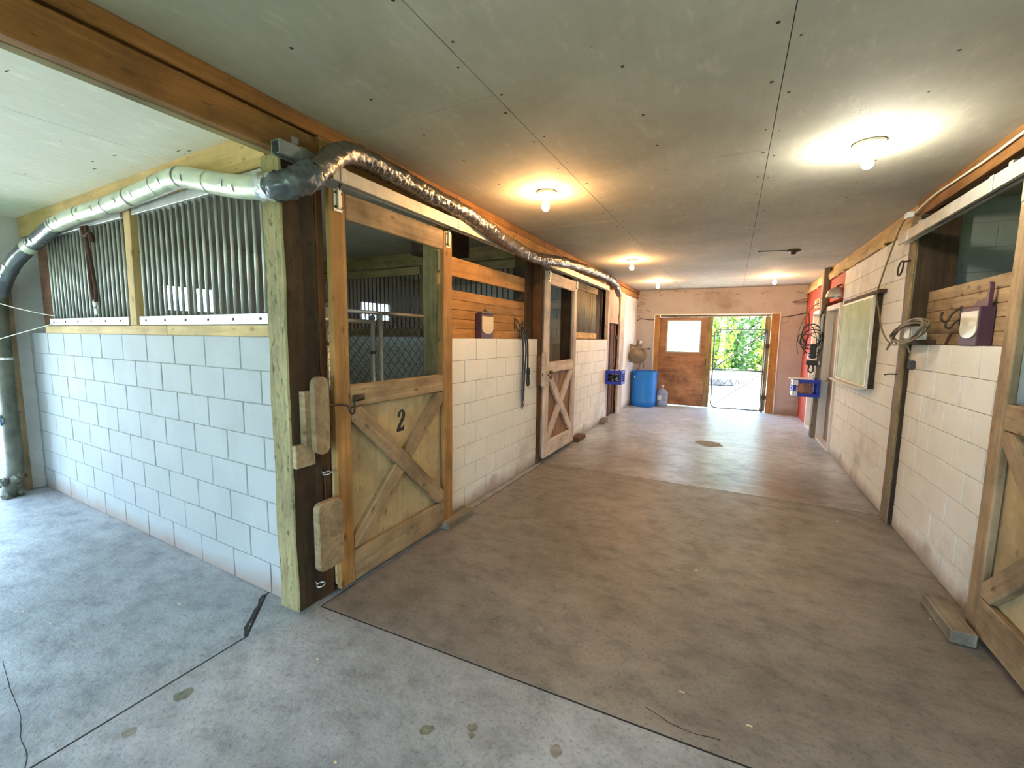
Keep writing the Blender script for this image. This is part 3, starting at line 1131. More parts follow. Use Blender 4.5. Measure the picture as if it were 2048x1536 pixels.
t = thing('latch_block', (0.0, 0.13, 0.93), 'rounded wooden latch board stacked on a square one, high on the corner post', 'latch block')
boxo('back_plate', (0.0, 0.055, 0.985), (0.045, 0.17, 1.30), 'wood_weathered', t, 0.004)
bm = bmesh.new()
prism(bm, rounded(.095, .45, .047), frame((0.045, 0.140, 1.155), (0, 1, 0), (0, 0, 1), (1, 0, 0)), .04)
build('front_plate', bm, 'wood_weathered', t)
t = boxo('wood_block', (0.0, 0.0, 0.868), (0.034, 0.125, 1.00), 'wood_weathered', None, 0.004)
tag(t, 'small square wooden block under the rounded latch board on the corner post', 'block')
bm = bmesh.new()
prism(bm, rounded(.175, .41, .035), frame((0.063, 0.155, 0.445), (0, 1, 0), (0, 0, 1), (1, 0, 0)), .05, 0.006)
box(bm, (0.0, 0.12, 0.30), (0.063, 0.2, 0.60), 0.004)
tag(build('guide_block', bm, 'wood_weathered', origin=(0.09, 0.155, 0.445)), 'big worn rounded board low on the corner post, guiding the numbered door', 'guide block')
for i, (yy, zz) in enumerate(((0.185, 0.80), (0.115, 0.135))):
    bm = bmesh.new()
    c = Vector((0.05, yy, zz))
    ring = [c + Vector((0.022 * math.cos(a), 0.022 * math.sin(a), 0.004 * math.sin(a))) for a in [2 * PI * k / 16 for k in range(16)]]
    sweep(bm, ring + [ring[0]], .004, 6, False)
    sweep(bm, [Vector((-0.004, yy, zz)), Vector((0.029, yy, zz))], .004, 6)
    tag(build('eye_bolt', bm, 'galvanised', smooth=True), ['steel eye bolt below the square block on the corner post', 'steel eye bolt near the floor on the corner post'][i], 'eye bolt')
t = thing('latch_block', (0.0, 3.44, 1.0), 'pale rounded latch boards on the post left of the second stall door', 'latch block')
boxo('back_plate', (0.0, 3.36, 1.02), (0.05, 3.455, 1.40), 'wood_stained', t, 0.004)
bm = bmesh.new()
prism(bm, rounded(.09, .44, .03), frame((0.05, 3.425, 1.22), (0, 1, 0), (0, 0, 1), (1, 0, 0)), .035)
build('front_plate', bm, 'wood_bleached', t)

# floor guide blocks of the sliding doors
def floor_block(lo, hi, mat, label, cut=0.35, yend=1):
    bm = bmesh.new()
    vs = box(bm, lo, hi, 0)
    for v in vs:
        if v.co.z > (lo[2] + hi[2]) / 2 and ((v.co.y > (lo[1] + hi[1]) / 2) == (yend > 0)):
            v.co.y -= yend * cut * (hi[2] - lo[2])
    bmesh.ops.bevel(bm, geom=bm.edges[:], offset=0.006, segments=1, affect='EDGES')
    c = Vector([(a + b) / 2 for a, b in zip(lo, hi)])
    M = frame(c, (0, 1, 0), (-1, 0, 0), (0, 0, 1))
    bmesh.ops.transform(bm, matrix=M.inverted(), verts=bm.verts[:])
    return tag(link('floor_guide', finish(bm), mat, None, M), label, 'floor guide')


floor_block((0.005, 1.30, 0.0), (0.13, 1.70, 0.062), 'wood_grey', 'wooden floor guide at the foot of the numbered door')
floor_block((-0.028, 4.78, 0.0), (0.10, 5.14, 0.07), 'wood_stained', 'wooden floor guide at the foot of the second stall door', 0.1)
floor_block((-0.028, 6.42, 0.0), (0.07, 6.66, 0.09), 'wood_grey', 'small wooden floor guide near the end of the far block panel', 0.1)
floor_block((3.29, 1.50, 0.0), (3.40, 1.91, 0.075), 'wood_grey', 'wooden floor guide on the right, at the foot of the right-hand stall door', 0.3)

# ------------------------------------------------------------------ door tracks
def track(name, x, y0, y1, z0, z1, mat, label, brackets, sgn=1, wd=0.065):
    t = thing(name, (x, y0, z0), label, 'door track')
    bm = bmesh.new()
    w = 0.006
    xa, xb = x - wd / 2, x + wd / 2
    box(bm, (xa, y0, z1 - w), (xb, y1, z1))
    box(bm, (xa, y0, z0), (xa + w, y1, z1 - w))
    box(bm, (xb - w, y0, z0), (xb, y1, z1 - w))
    box(bm, (xa + w, y0, z0), (xa + .022, y1, z0 + w))
    box(bm, (xb - .022, y0, z0), (xb - w, y1, z0 + w))
    build('rail_channel', bm, mat, t, origin=(x, (y0 + y1) / 2, z0))
    for y in brackets:
        bm = bmesh.new()
        e = 0.004
        f = xb if sgn > 0 else xa
        k = xa if sgn > 0 else xb
        lo, hi = sorted((f, f + sgn * e))
        box(bm, (lo, y - .02, z0 - e), (hi, y + .02, z1 + e), .001)
        lo, hi = sorted((f, k))
        box(bm, (lo, y - .02, z1), (hi, y + .02, z1 + e), .001)
        lo, hi = sorted((k, k - sgn * 0.03))
        box(bm, (lo, y - .02, z1 - .02), (hi, y + .02, z1 + .07), .001)
        build('bracket', bm, mat, t)
    return t


track('door_track', 0.096, 0.23, 3.42, 2.475, 2.55, 'track_metal', 'long cream steel door track under the foil duct, above the numbered stall door', (0.30, 1.47, 2.6))
track('door_track', 0.096, 3.425, 6.20, 2.475, 2.545, 'track_metal', 'cream steel door track above the second stall door and far bars', (3.6, 4.85, 6.17))
track('door_track', 0.070, -0.068, 0.15, 2.508, 2.575, 'dull_steel', 'short open-ended steel track stub on the brown beam over the corner post', (0.07,))
track('door_track', 3.40, -0.5, 3.42, 2.455, 2.535, 'galvanised', 'grey steel door track on the right, under the brown header', (0.6, 1.9, 3.2), -1)

# ------------------------------------------------------------------ flexible duct
t = thing('flexible_duct', (-4.08, -0.085, 0.0), 'long taped ventilation duct over the bars and along the left ceiling edge', 'duct')
ductA = [(-4.06, -0.16, 0.0), (-4.07, -0.13, 0.15), (-4.08, -0.095, 0.30), (-4.08, -0.093, 0.70), (-4.08, -0.09, 1.19), (-4.08, -0.085, 1.671), (-4.07, -0.075, 1.94)]
ductB = [(-4.07, -0.075, 1.94), (-3.95, -0.045, 2.12), (-3.74, -0.02, 2.27), (-3.477, 0.03, 2.40), (-3.0, 0.032, 2.505), (-2.579, 0.03, 2.533), (-1.975, 0.02, 2.535), (-1.391, 0.0, 2.55), (-1.0, -0.015, 2.565)]
ductC = [(-1.0, -0.015, 2.565), (-0.84, -0.03, 2.545), (-0.522, -0.072, 2.459), (-0.247, -0.075, 2.393), (-0.03, -0.078, 2.356), (0.06, -0.08, 2.346)]
ductD = [(0.06, -0.08, 2.346), (0.13, -0.07, 2.348), (0.178, -0.01, 2.38), (0.182, 0.06, 2.44)]
ductE = [(0.182, 0.06, 2.44), (0.178, 0.13, 2.505), (0.165, 0.22, 2.585), (0.15, 0.32, 2.64), (0.14, 0.42, 2.655), (0.14, 0.575, 2.652), (0.14, 1.011, 2.632), (0.15, 1.523, 2.612),
         (0.19, 2.104, 2.52), (0.205, 2.599, 2.468), (0.20, 3.0, 2.49), (0.19, 3.4, 2.54), (0.15, 4.0, 2.60), (0.12, 4.542, 2.635), (0.12, 5.3, 2.67), (0.12, 6.061, 2.684), (0.12, 6.5, 2.66), (0.12, 6.75, 2.59), (0.12, 6.95, 2.47)]


def duct(name, pts, r, mat, step, amp, crumple, seed, seg=20):
    bm = bmesh.new()
    P = catmull(pts, step)
    def rad(s, a):
        return r * (1 + amp * math.sin(s * 2 * PI / 0.032) + crumple * noise.noise(Vector((s * 30 + seed, math.cos(a) * 2.6, math.sin(a) * 2.6))) + crumple * 0.7 * noise.noise(Vector((s * 75 + seed, math.cos(a) * 5, math.sin(a) * 5))) + crumple * 0.8 * noise.noise(Vector((s * 6 + seed, math.cos(a), math.sin(a)))))
    sweep(bm, P, rad, seg, False)
    return build(name, bm, mat, t, True)


duct('weathered_section', ductA, 0.060, 'duct_weathered', 0.012, 0.004, 0.05, 1)
duct('dark_section', ductB[:5], 0.060, 'duct_grey', 0.012, 0.004, 0.04, 2)
duct('cream_section', ductB[4:], 0.060, 'duct_cream', 0.012, 0.003, 0.03, 3)
duct('cream_section', ductC, 0.060, 'duct_cream', 0.012, 0.003, 0.03, 4)
duct('taped_elbow', ductD, 0.068, 'duct_grey', 0.006, 0.0, 0.19, 5, 32)
duct('foil_wrap', [(-0.02, -0.078, 2.355), (0.03, -0.079, 2.349), (0.075, -0.08, 2.346), (0.10, -0.076, 2.346)], 0.0675, 'tape_silver', 0.005, 0.0, 0.14, 9, 32)
duct('foil_section', ductE[:5], 0.060, 'duct_foil', 0.006, 0.0, 0.10, 6, 32)
duct('foil_section', ductE[4:], 0.058, 'duct_foil', 0.006, 0.03, 0.16, 7, 32)
# tape wraps and tabs round the joints
pathAll = catmull(ductA[:-1] + ductB[:-1] + ductC, 0.01)


def wrap(i, length, r, mat, nm='tape_wrap', tilt=0.0):
    bm = bmesh.new()
    P = pathAll[i:i + max(3, int(length / 0.01))]
    sweep(bm, P, r, 20, False)
    build(nm, bm, mat, t, True)


acc = [0.0]
for p, q in zip(pathAll, pathAll[1:]):
    acc.append(acc[-1] + (q - p).length)


def at(s):
    return min(range(len(acc)), key=lambda i: abs(acc[i] - s))


for s, l, mt in ((1.35, .03, 'tape_silver'), (2.0, .05, 'duct_cream'), (2.62, .09, 'duct_cream'), (3.25, .03, 'duct_weathered'), (3.75, .04, 'duct_cream'), (4.25, .02, 'tape_silver'), (4.62, .03, 'duct_weathered'),
                 (5.0, .03, 'duct_cream'), (5.35, .025, 'duct_weathered'), (5.75, .03, 'duct_cream'), (6.25, .03, 'duct_cream')):
    if acc[-1] > s:
        wrap(at(s), l, 0.0635, mt)
for s in (2.2, 2.32, 2.75, 2.82, 3.3, 3.37, 3.44, 3.85, 4.1, 4.5, 4.75, 5.15, 5.5, 5.95, 6.05, 6.4):
    if s < acc[-1]:
        i = at(s)
        p = pathAll[i]
        tg = (pathAll[min(i + 1, len(pathAll) - 1)] - pathAll[i - 1]).normalized()
        out = Vector((0.15, -0.8, -0.15 + 0.5 * noise.noise(Vector((s * 9, 0, 0)))))
        out = (out - tg * out.dot(tg)).normalized()
        w = out.cross(tg)
        bm = bmesh.new()
        rows = []
        for j in range(5):
            a = (j - 2) * 0.16
            d = out * math.cos(a) + w * math.sin(a)
            rows.append([bm.verts.new(p + d * 0.0645 + tg * e) for e in (-.016, .016)])
        for j in range(4):
            bm.faces.new((rows[j][0], rows[j][1], rows[j + 1][1], rows[j + 1][0]))
        build('tape_tab', bm, 'tape_silver', t, True)
# thin cord hanging from the open end of the duct
tube('hanging_cord', [(0.12, 6.96, 2.43), (0.10, 7.1, 2.30), (0.06, 7.28, 2.12), (0.03, 7.33, 1.98)], 0.006, 'cable_dark', t, 6)

# ------------------------------------------------------------------ stall windows in the outer wall
def stall_window(n, y0, y1, z0, z1, mull):
    t = bpy.data.objects.new('window_%d' % n, None)
    COL.objects.link(t)
    t.location = (-4.3, (y0 + y1) / 2, z0)
    PM[t.name] = Matrix.Translation(t.location)
    struct(t)
    bm = bmesh.new()
    f = 0.045
    x0, x1 = -4.27, -4.195
    box(bm, (x0, y0 - .01, z0 - .01), (x1, y1 + .01, z0 + f))
    box(bm, (x0, y0 - .01, z1 - f), (x1, y1 + .01, z1 + .01))
    box(bm, (x0, y0 - .01, z0 + f), (x1, y0 + f, z1 - f))
    box(bm, (x0, y1 - f, z0 + f), (x1, y1 + .01, z1 - f))
    box(bm, (x0 + .01, mull - .02, z0 + f), (x1 - .01, mull + .02, z1 - f))
    build('window_frame', bm, 'trim_paint', t)
    boxo('pane', (-4.245, y0 + f, z0 + f), (-4.239, mull - .02, z1 - f), 'window_glass', t, 0)
    boxo('pane', (-4.245, mull + .02, z0 + f), (-4.239, y1 - f, z1 - f), 'window_glass', t, 0)


stall_window(1, W1[0], W1[1], W1[2], W1[3], 1.63)
stall_window(2, W2[0], W2[1], W2[2], W2[3], 4.95)

# ------------------------------------------------------------------ chain-link gates inside the stall
def chain_gate(label, x, y0, y1, z0, z1, r=0.0175):
    t = thing('chain_link_gate', (x, (y0 + y1) / 2, z0), label, 'gate')
    bm = bmesh.new()
    for z in (z0 + r, z1 - r):
        sweep(bm, [Vector((x, y0, z)), Vector((x, y1, z))], r, 10)
    build_each('rail', bm, 'galvanised', t, True)
    for y in (y0, y1):
        tube('upright', [(x, y, 0.0), (x, y, z1 + 0.01)], r, 'galvanised', t, straight=True)
        bm = bmesh.new()
        lathe(bm, [(0.0, 0), (r * 1.35, 0), (r * 1.35, .02), (r, .035), (0, .042)], 12, Matrix.Translation((x, y, z1)))
        for zz in (z0 + .3, (z0 + z1) / 2, z1 - .28):
            lathe(bm, [(r * 1.2, 0), (r * 1.35, 0), (r * 1.35, .025), (r * 1.2, .025)], 12, Matrix.Translation((x, y, zz)))
        build_each('post_cap', bm, 'steel_dark', t, True)
    # woven wire: zigzag strands hooked into each other
    bm = bmesh.new()
    dw, dh = 0.095, 0.098
    n = int((y1 - y0 - .02) / (dw / 2))
    for i in range(n):
        yc = y0 + .01 + (i + .5) * dw / 2
        pts = []
        k = 0
        z = z1 - 2 * r
        while z > z0 + 0.3:
            side = 1 if (k + i) % 2 else -1
            pts.append(Vector((x + (0.003 if k % 2 else -0.003), yc + side * dw / 4, z)))
            z -= dh / 2
            k += 1
        sweep(bm, pts, 0.0026, 4)
    build('wire_mesh', bm, 'wire_dark', t)
    return t


chain_gate('chain-link gate inside the stall, nearer one, lower top rail', -0.50, 0.22, 1.12, 0.06, 1.745)
chain_gate('chain-link gate inside the stall, taller one reaching towards the olive post', -0.56, 0.72, 2.0, 0.06, 1.825)
tube('steel_pipe', [(-0.44, 1.15, 0.0), (-0.44, 1.15, 1.80)], 0.0175, 'galvanised', straight=True)
tag(bpy.data.objects['steel_pipe'], 'upright steel pipe standing between the two chain-link gates', 'pipe')
bm = bmesh.new()
prism(bm, rounded(.13, .15, .05), frame((-0.70, 0.93, 1.40), (0, 1, 0), (0.1, 0, 1), (1, 0, 0)), .06, .01)
tag(build('salt_block', bm, 'cream_plate'), 'cream rounded block behind the chain-link gate wire', 'block')
strut('door_batten', (-0.075, 1.43, 1.60), (-0.045, 1.475, 2.05), 'wood_orange', 'z')
tag(bpy.data.objects['door_batten'], 'short orange batten nailed to the olive post, seen through the numbered door', 'batten')
strut('door_batten', (-0.075, 1.43, 2.16), (-0.045, 1.475, 2.32), 'wood_pale', 'z')
tag(bpy.data.objects['door_batten.001'], 'pale short batten above the orange one, seen through the numbered door', 'batten')
boxo('timber_crate', (-1.05, 2.25, 2.50), (-0.55, 2.65, 2.80), 'wood_dark')
tag(bpy.data.objects['timber_crate'], 'dark timber box hanging under the stall ceiling', 'box')
# inside the second stall: white pipe and feed bin seen through its door
tube('white_pipe', [(-0.36, 5.62, 1.62), (-0.36, 5.62, 2.80)], 0.035, 'white_plastic', straight=True)
tag(bpy.data.objects['white_pipe'], 'white upright pipe inside the second stall', 'pipe')
bm = bmesh.new()
box(bm, (-0.62, 5.40, 0.0), (-0.29, 5.80, 1.53), .01)
box(bm, (-0.40, 5.58, 1.53), (-0.32, 5.66, 1.63), .004)
tag(build('feed_bin', bm, 'grey_paint'), 'tall grey feed bin inside the second stall', 'bin')

# ------------------------------------------------------------------ wall holders, straps and hooks
def wall_holder(label, x, yc, z0, sgn, tall):
    t = thing('wall_holder', (x, yc, z0), label, 'wall holder')
    w, d, h = .235, .075, .205
    def bx(lo, hi): return (min(x + sgn * lo[0], x + sgn * hi[0]), lo[1], lo[2]), (max(x + sgn * lo[0], x + sgn * hi[0]), hi[1], hi[2])
    lo, hi = bx((0, yc - w / 2, z0), (d, yc + w / 2, z0 + h + .04))
    boxo('body', lo, hi, 'purple_plastic', t, .006)
    out = [(-w * .46, h), (w * .46, h)] + [(w * .46 * math.cos(a), h * .42 + h * .25 * math.sin(a) * -1.0) for a in [PI * k / 14 for k in range(15)]]
    bm = bmesh.new()
    prism(bm, out, frame((x + sgn * d, yc, z0 + .012), (0, sgn, 0), (0, 0, 1), (sgn, 0, 0)), .005)
    build('front_plate', bm, 'cream_plate', t)
    bm = bmesh.new()
    if tall:
        prism(bm, [(-w * .4, 0), (w * .5, 0), (w * .5, .14), (w * .42, .15), (w * .38, .06), (-w * .1, .04)], frame((x + sgn * d * .3, yc, z0 + h + .035), (0, sgn, 0), (0, 0, 1), (sgn, 0, 0)), .02)
    else:
        box(bm, *bx((d * .3, yc - w * .5, z0 + h + .038), (d + .006, yc + w * .45, z0 + h + .058)), .003)
        box(bm, *bx((d * .5, yc - .02, z0 + h + .055), (d * .9, yc + .0, z0 + h + .085)), .003)
        box(bm, *bx((d * .6, yc + .02, z0 + h + .055), (d * 1.0, yc + .08, z0 + h + .068)), .003)
    build('clip', bm, 'purple_plastic' if tall else 'steel_dark', t)
    return t


wall_holder('purple wall holder with cream rounded plate, standing on the left block panel', -0.1075, 2.19, 1.60, 1, False)
wall_holder('purple wall holder with shiny cream rounded plate, standing on the right low wall', 3.5575, 2.28, 1.60, -1, True)


def hook(label, x, y, z, sgn):
    bm = bmesh.new()
    P = [(0, 0, .06), (.02, 0, .06), (.05, 0, .03), (.07, 0, -.02), (.095, 0, -.02), (.105, 0, .01), (.10, 0, .045)]
    sweep(bm, catmull([(x + sgn * a, y + b, z + c) for a, b, c in P], .008), .008, 8)
    Q = [(0, 0, .0), (.03, 0, -.03), (.05, .0, -.07), (.075, 0, -.06), (.075, 0, -.035)]
    sweep(bm, catmull([(x + sgn * a, y + b, z + c) for a, b, c in Q], .008), .007, 8)
    lo, hi = sorted((x, x + sgn * .008))
    box(bm, (lo, y - .016, z - .05), (hi, y + .016, z + .085), .003)
    return tag(build('coat_hook', bm, 'iron', smooth=True, origin=(x, y, z)), label, 'hook')


hook('black double hook carrying the dark straps over the left block panel', -0.1075, 2.93, 1.76, 1)
hook('empty rusty double hook beside the one with straps', -0.1075, 3.13, 1.73, 1)
boxo('floor_hook', (0, 0, 0), (0.01, 0.01, 0.01), 'iron') if False else None
# dark lead straps
t = thing('lead_strap', (0.0, 2.93, 1.75), 'long dark lead straps with metal snaps hanging from the hook over the left block panel', 'strap')
h0 = Vector((-0.022, 2.93, 1.74))
tube('strap', [h0 + Vector((-.01, .0, -.01)), (0.005, 2.925, 1.60), (0.01, 2.935, 1.35), (0.005, 2.93, 1.1), (0.0, 2.945, 0.86)], .019, 'strap_black', t, 8, shape=(.35, 1.0))
tube('strap', [h0 + Vector((.0, .02, .0)), (0.012, 2.97, 1.60), (0.012, 3.0, 1.45), (0.006, 2.985, 1.2), (0.0, 2.975, 0.95), (0.0, 2.97, 0.88)], .018, 'strap_black', t, 8, shape=(.4, 1.0))
tube('strap', [h0 + Vector((.01, -.03, .03)), (-0.01, 2.88, 1.70), (-0.015, 2.87, 1.63), (-0.01, 2.90, 1.62), (0.01, 2.915, 1.70)], .012, 'strap_black', t, 8, shape=(.5, 1.0))
tube('rope', [h0 + Vector((.012, .03, .0)), (0.015, 3.02, 1.60), (0.015, 3.045, 1.40), (0.012, 3.055, 1.25), (0.012, 3.09, 1.12), (0.012, 3.085, 1.05), (0.01, 3.05, 1.06), (0.01, 3.045, 1.14), (0.01, 3.06, 1.20)], .010, 'strap_black', t, 8)
bm = bmesh.new()
lathe(bm, [(0, 0), (.02, .01), (.024, .05), (.018, .09), (0, .10)], 12, Matrix.Translation((0.012, 3.07, 1.17)))
build('knot', bm, 'strap_black', t, True)
for y, z in ((2.945, .86), (2.975, .90)):
    bm = bmesh.new()
    c = Vector((0.0, y, z - .05))
    ring = [c + Vector((.004 * math.sin(a * 2), .016 * math.cos(a), .032 * math.sin(a))) for a in [2 * PI * k / 18 for k in range(18)]]
    sweep(bm, ring + [ring[0]], .0045, 6, False)
    lathe(bm, [(0, 0), (.009, .004), (.009, .022), (0, .026)], 10, Matrix.Translation((0.0, y, z - .022)))
    build('snap_hook', bm, 'iron', t, True)

# brown straps hanging on the bars, twine on the outside door
t = thing('halter_strap', fp(-2.55, 0.02, 2.45), 'brown leather straps tied to the bars near the outside door', 'strap')
d0 = 0.012
tube('strap', [fp(-2.60, d0, 2.47), fp(-2.585, d0, 2.30), fp(-2.575, d0, 2.10), fp(-2.56, d0, 1.95), fp(-2.535, d0, 1.87)], .014, 'strap_brown', t, 8, shape=(.5, 1))
tube('strap', [fp(-2.55, d0, 2.47), fp(-2.545, d0 + .01, 2.35), fp(-2.52, d0, 2.15), fp(-2.485, d0, 1.95), fp(-2.50, d0, 1.86)], .013, 'strap_brown', t, 8, shape=(.5, 1))
tube('strap', [fp(-2.60, d0 + .01, 2.46), fp(-2.53, d0 + .02, 2.38), fp(-2.47, d0 + .01, 2.40), fp(-2.46, d0, 2.33)], .02, 'strap_brown', t, 8, shape=(.5, 1))
bm = bmesh.new()
bmesh.ops.create_icosphere(bm, subdivisions=2, radius=.035, matrix=Matrix.Translation(fp(-2.53, .01, 1.85)) @ Matrix.Diagonal((1, .35, 1, 1)))
bmesh.ops.create_icosphere(bm, subdivisions=2, radius=.028, matrix=Matrix.Translation(fp(-2.51, .012, 1.785)) @ Matrix.Diagonal((.9, .35, 1.1, 1)))
build('buckle', bm, 'track_metal', t, True)

tube('twine', [(-4.12, -0.13, 1.90), (-3.75, -0.05, 1.825), (-3.42, 0.055, 1.765), (-3.35, 0.085, 1.757)], .004, 'twine', seg=6)
tag(bpy.data.objects['twine'], 'pale upper twine stretched from the duct to the bar grille', 'twine')
tube('twine', [(-4.03, -0.13, 1.53), (-3.8, -0.06, 1.585), (-3.42, 0.06, 1.675), (-3.33, 0.085, 1.70)], .0045, 'twine', seg=6)
tag(bpy.data.objects['twine.001'], 'pale lower twine running from the duct up to the bar sill', 'twine')
tube('twine', [(-4.165, -0.02, 0.86), (-4.13, -0.07, 0.865), (-4.07, -0.155, 0.80), (-4.05, -0.16, 0.74), (-4.10, -0.15, 0.70)], .009, 'twine_blue', seg=6)
tag(bpy.data.objects['twine.002'], 'blue baling twine tying the duct to the door post', 'twine')

# ------------------------------------------------------------------ outside doorway on the left
strut('door_post', (-4.25, -0.065, 0.0), (-4.165, 0.03, 2.149), 'wood_weathered', 'z')
tag(bpy.data.objects['door_post'], 'squared wooden door post at the outside doorway beside the duct', 'post')
struct(strut('trim_10', (-4.25, -3.8, 2.15), (-4.17, 0.03, 2.25), 'wood_bleached', 'y'))
bm = bmesh.new()
for k in range(26):
    rr = random.Random(k)
    p = Vector((-4.10 + rr.uniform(-.10, .10), -0.14 + rr.uniform(-.06, .06), rr.uniform(0.02, 0.22)))
    bmesh.ops.create_icosphere(bm, subdivisions=1, radius=rr.uniform(.025, .05), matrix=Matrix.Translation(p) @ Matrix.Diagonal((1, 1, rr.uniform(.6, 1.6), 1)))
for v in bm.verts:
    v.co += noise.noise_vector(v.co * 14) * .015
    v.co.z = max(v.co.z, 0.0)
tag(build('wrapping', bm, 'duct_weathered', origin=(-4.1, -.14, 0)), 'crumpled plastic wrapping round the foot of the duct', 'wrapping')

# ------------------------------------------------------------------ ceiling lights
def light(i, x, y, label, warm=True, bulb=True):
    t = thing('ceiling_light', (x, y, 2.80), label, 'ceiling light', 'bare bulb ceiling lights' if bulb else None)
    bm = bmesh.new()
    T = Matrix.Translation((x, y, 2.80)) @ Matrix.Rotation(PI, 4, 'X')
    lathe(bm, [(0, 0), (.078, 0), (.082, .006), (.078, .018), (.05, .026), (.03, .03), (.028, .055), (.022, .058), (0, .058)], 28, T)
    build('lamp_holder', bm, 'porcelain' if bulb else 'iron', t, True)
    bm = bmesh.new()
    for a in (0.4, 0.4 + PI):
        lathe(bm, [(.006, 0), (.006, .006), (0, .007)], 8, T @ Matrix.Translation((.06 * math.cos(a), .06 * math.sin(a), .02)))
    build_each('screw', bm, 'iron', t)
    if bulb:
        bm = bmesh.new()
        lathe(bm, [(.0125, .05), (.0135, .07), (.018, .08), (.028, .098), (.031, .115), (.028, .133), (.018, .146), (0, .151)], 20, T)
        o = build('bulb', bm, 'bulb_warm' if warm else 'bulb_cool', t, True)
        o['label'] = 'lit bulb'


light(0, 2.80, 1.856, 'bare cool-white bulb ceiling light, the only white one, nearest on the right', False)
light(1, 0.715, 1.847, 'large bare warm bulb ceiling light over the numbered stall door')
light(2, 0.72, 5.19, 'bare warm bulb ceiling light over the second stall door area')
light(3, 0.715, 7.757, 'bare warm bulb ceiling light near the end wall, above the blue barrel')
light(4, 2.76, 7.82, 'bare warm bulb ceiling light near the end wall, above the open gate side')
light(5, 2.78, 5.276, 'dark ceiling lamp holder without a bulb', True, False)
tube('ceiling_cable', [(2.37, 5.20, 2.796), (2.42, 5.20, 2.796), (2.60, 5.24, 2.796), (2.72, 5.27, 2.796)], .005, 'cable_dark', seg=6)
tag(bpy.data.objects['ceiling_cable'], 'thin dark cable on the ceiling leading to the empty lamp holder', 'cable')

# ------------------------------------------------------------------ far left of the aisle
T = struct(boxo('trim_11', (-0.10, 6.905, 1.93), (-0.05, 7.72, 2.605), 'pink_board', None, 0.003))
struct(strut('trim_12', (-0.06, 7.72, 0), (-0.012, 8.10, 2.605), 'wood_bleached', 'z'))
t = bpy.data.objects.new('door_1', None)
COL.objects.link(t)
t.location = (-0.10, 7.3, 0)
PM[t.name] = Matrix.Translation(t.location)
struct(t)
for k in range(5):
    boxo('plank', (-0.125 - 0.012 * (k % 2), 6.91 + k * .163, 0.01), (-0.09 - 0.012 * (k % 2), 6.905 + (k + 1) * .163, 1.925), 'wood_stained', t, .003)
bm = bmesh.new()
for z in (.3, .95, 1.6):
    box(bm, (-0.095, 7.64, z), (-0.055, 7.728, z + .09), .003)
build_each('hinge', bm, 'iron', t)
boxo('trim_13', (-0.20, 8.07, 0.0), (-0.012, 8.099, 2.605), 'wood_olive')
struct(bpy.data.objects['trim_13'])


def crate(label, o, ax, ay, sx, sy, sz, mats, contents):
    """A plastic milk crate; o is its lower corner, ax and ay its horizontal axes."""
    o = Vector(o)
    ax, ay = Vector(ax), Vector(ay)
    t = thing('milk_crate', o, label, 'crate')
    M = frame(o, ax, ay, (0, 0, 1))
    bm = bmesh.new()
    w = .012
    def B(lo, hi):
        box(bm, lo, hi, .003)
    # rims and corner posts
    for z0, z1 in ((0, .055), (sz - .06, sz)):
        B((0, 0, z0), (sx, w, z1)); B((0, sy - w, z0), (sx, sy, z1)); B((0, w, z0), (w, sy - w, z1)); B((sx - w, w, z0), (sx, sy - w, z1))
    for x in (0, sx - .045):
        for y in (0, sy - w):
            B((x, y, .055), (x + .045, y + w, sz - .06))
    for y in (w, sy - w - .033):
        for x in (0, sx - w):
            B((x, y, .055), (x + w, y + .033, sz - .06))
    # lattice of the sides, leaving a hand hole in the middle of the front
    for k in range(1, 4):
        z = .055 + (sz - .115) * k / 4
        B((w, sy - w, z - .006), (sx - w, sy, z + .006)); B((0, w, z - .006), (w, sy - w, z + .006)); B((sx - w, w, z - .006), (sx, sy - w, z + .006))
    for k in range(1, 6):
        y = sy * k / 6
        B((0, y - .006, .055), (w, y + .006, sz - .06)); B((sx - w, y - .006, .055), (sx, y + .006, sz - .06))
    B((w, w, 0), (sx - w, sy - w, .01))
    bmesh.ops.transform(bm, matrix=M, verts=bm.verts[:])
    body = build('body', bm, mats[0], t)
    return t, M


t, M = crate('blue milk crate of dark tack hanging on the pale post at the left', (-0.025, 6.72, 0.735), (1, 0, 0), (0, 1, 0), .31, .31, .27, ['crate_blue'], None)
rnd = random.Random(5)
bm = bmesh.new()
for k in range(9):
    P = [Vector((-0.025 + rnd.uniform(.03, .28), 6.72 + rnd.uniform(.03, .28), 0.75 + rnd.uniform(.0, .17))) for _ in range(4)]
    sweep(bm, catmull(P, .02), rnd.uniform(.012, .02), 7)
tag(build('tack_straps', bm, 'strap_black', smooth=True, origin=(.13, 6.87, .76)), 'tangle of dark straps lying in the left blue crate', 'strap', None, 'stuff')
bm = bmesh.new()
for k in range(5):
    x, y, z = 0.02 + k * .05, 6.78 + rnd.uniform(-.02, .12), .955 + rnd.uniform(0, .02)
    box(bm, (x, y, .76), (x + .035, y + .02, z + .06), .006)
tag(build('white_rag', bm, 'white_plastic', origin=(.12, 6.8, .9)), 'white rag sticking out of the left blue crate', 'rag')

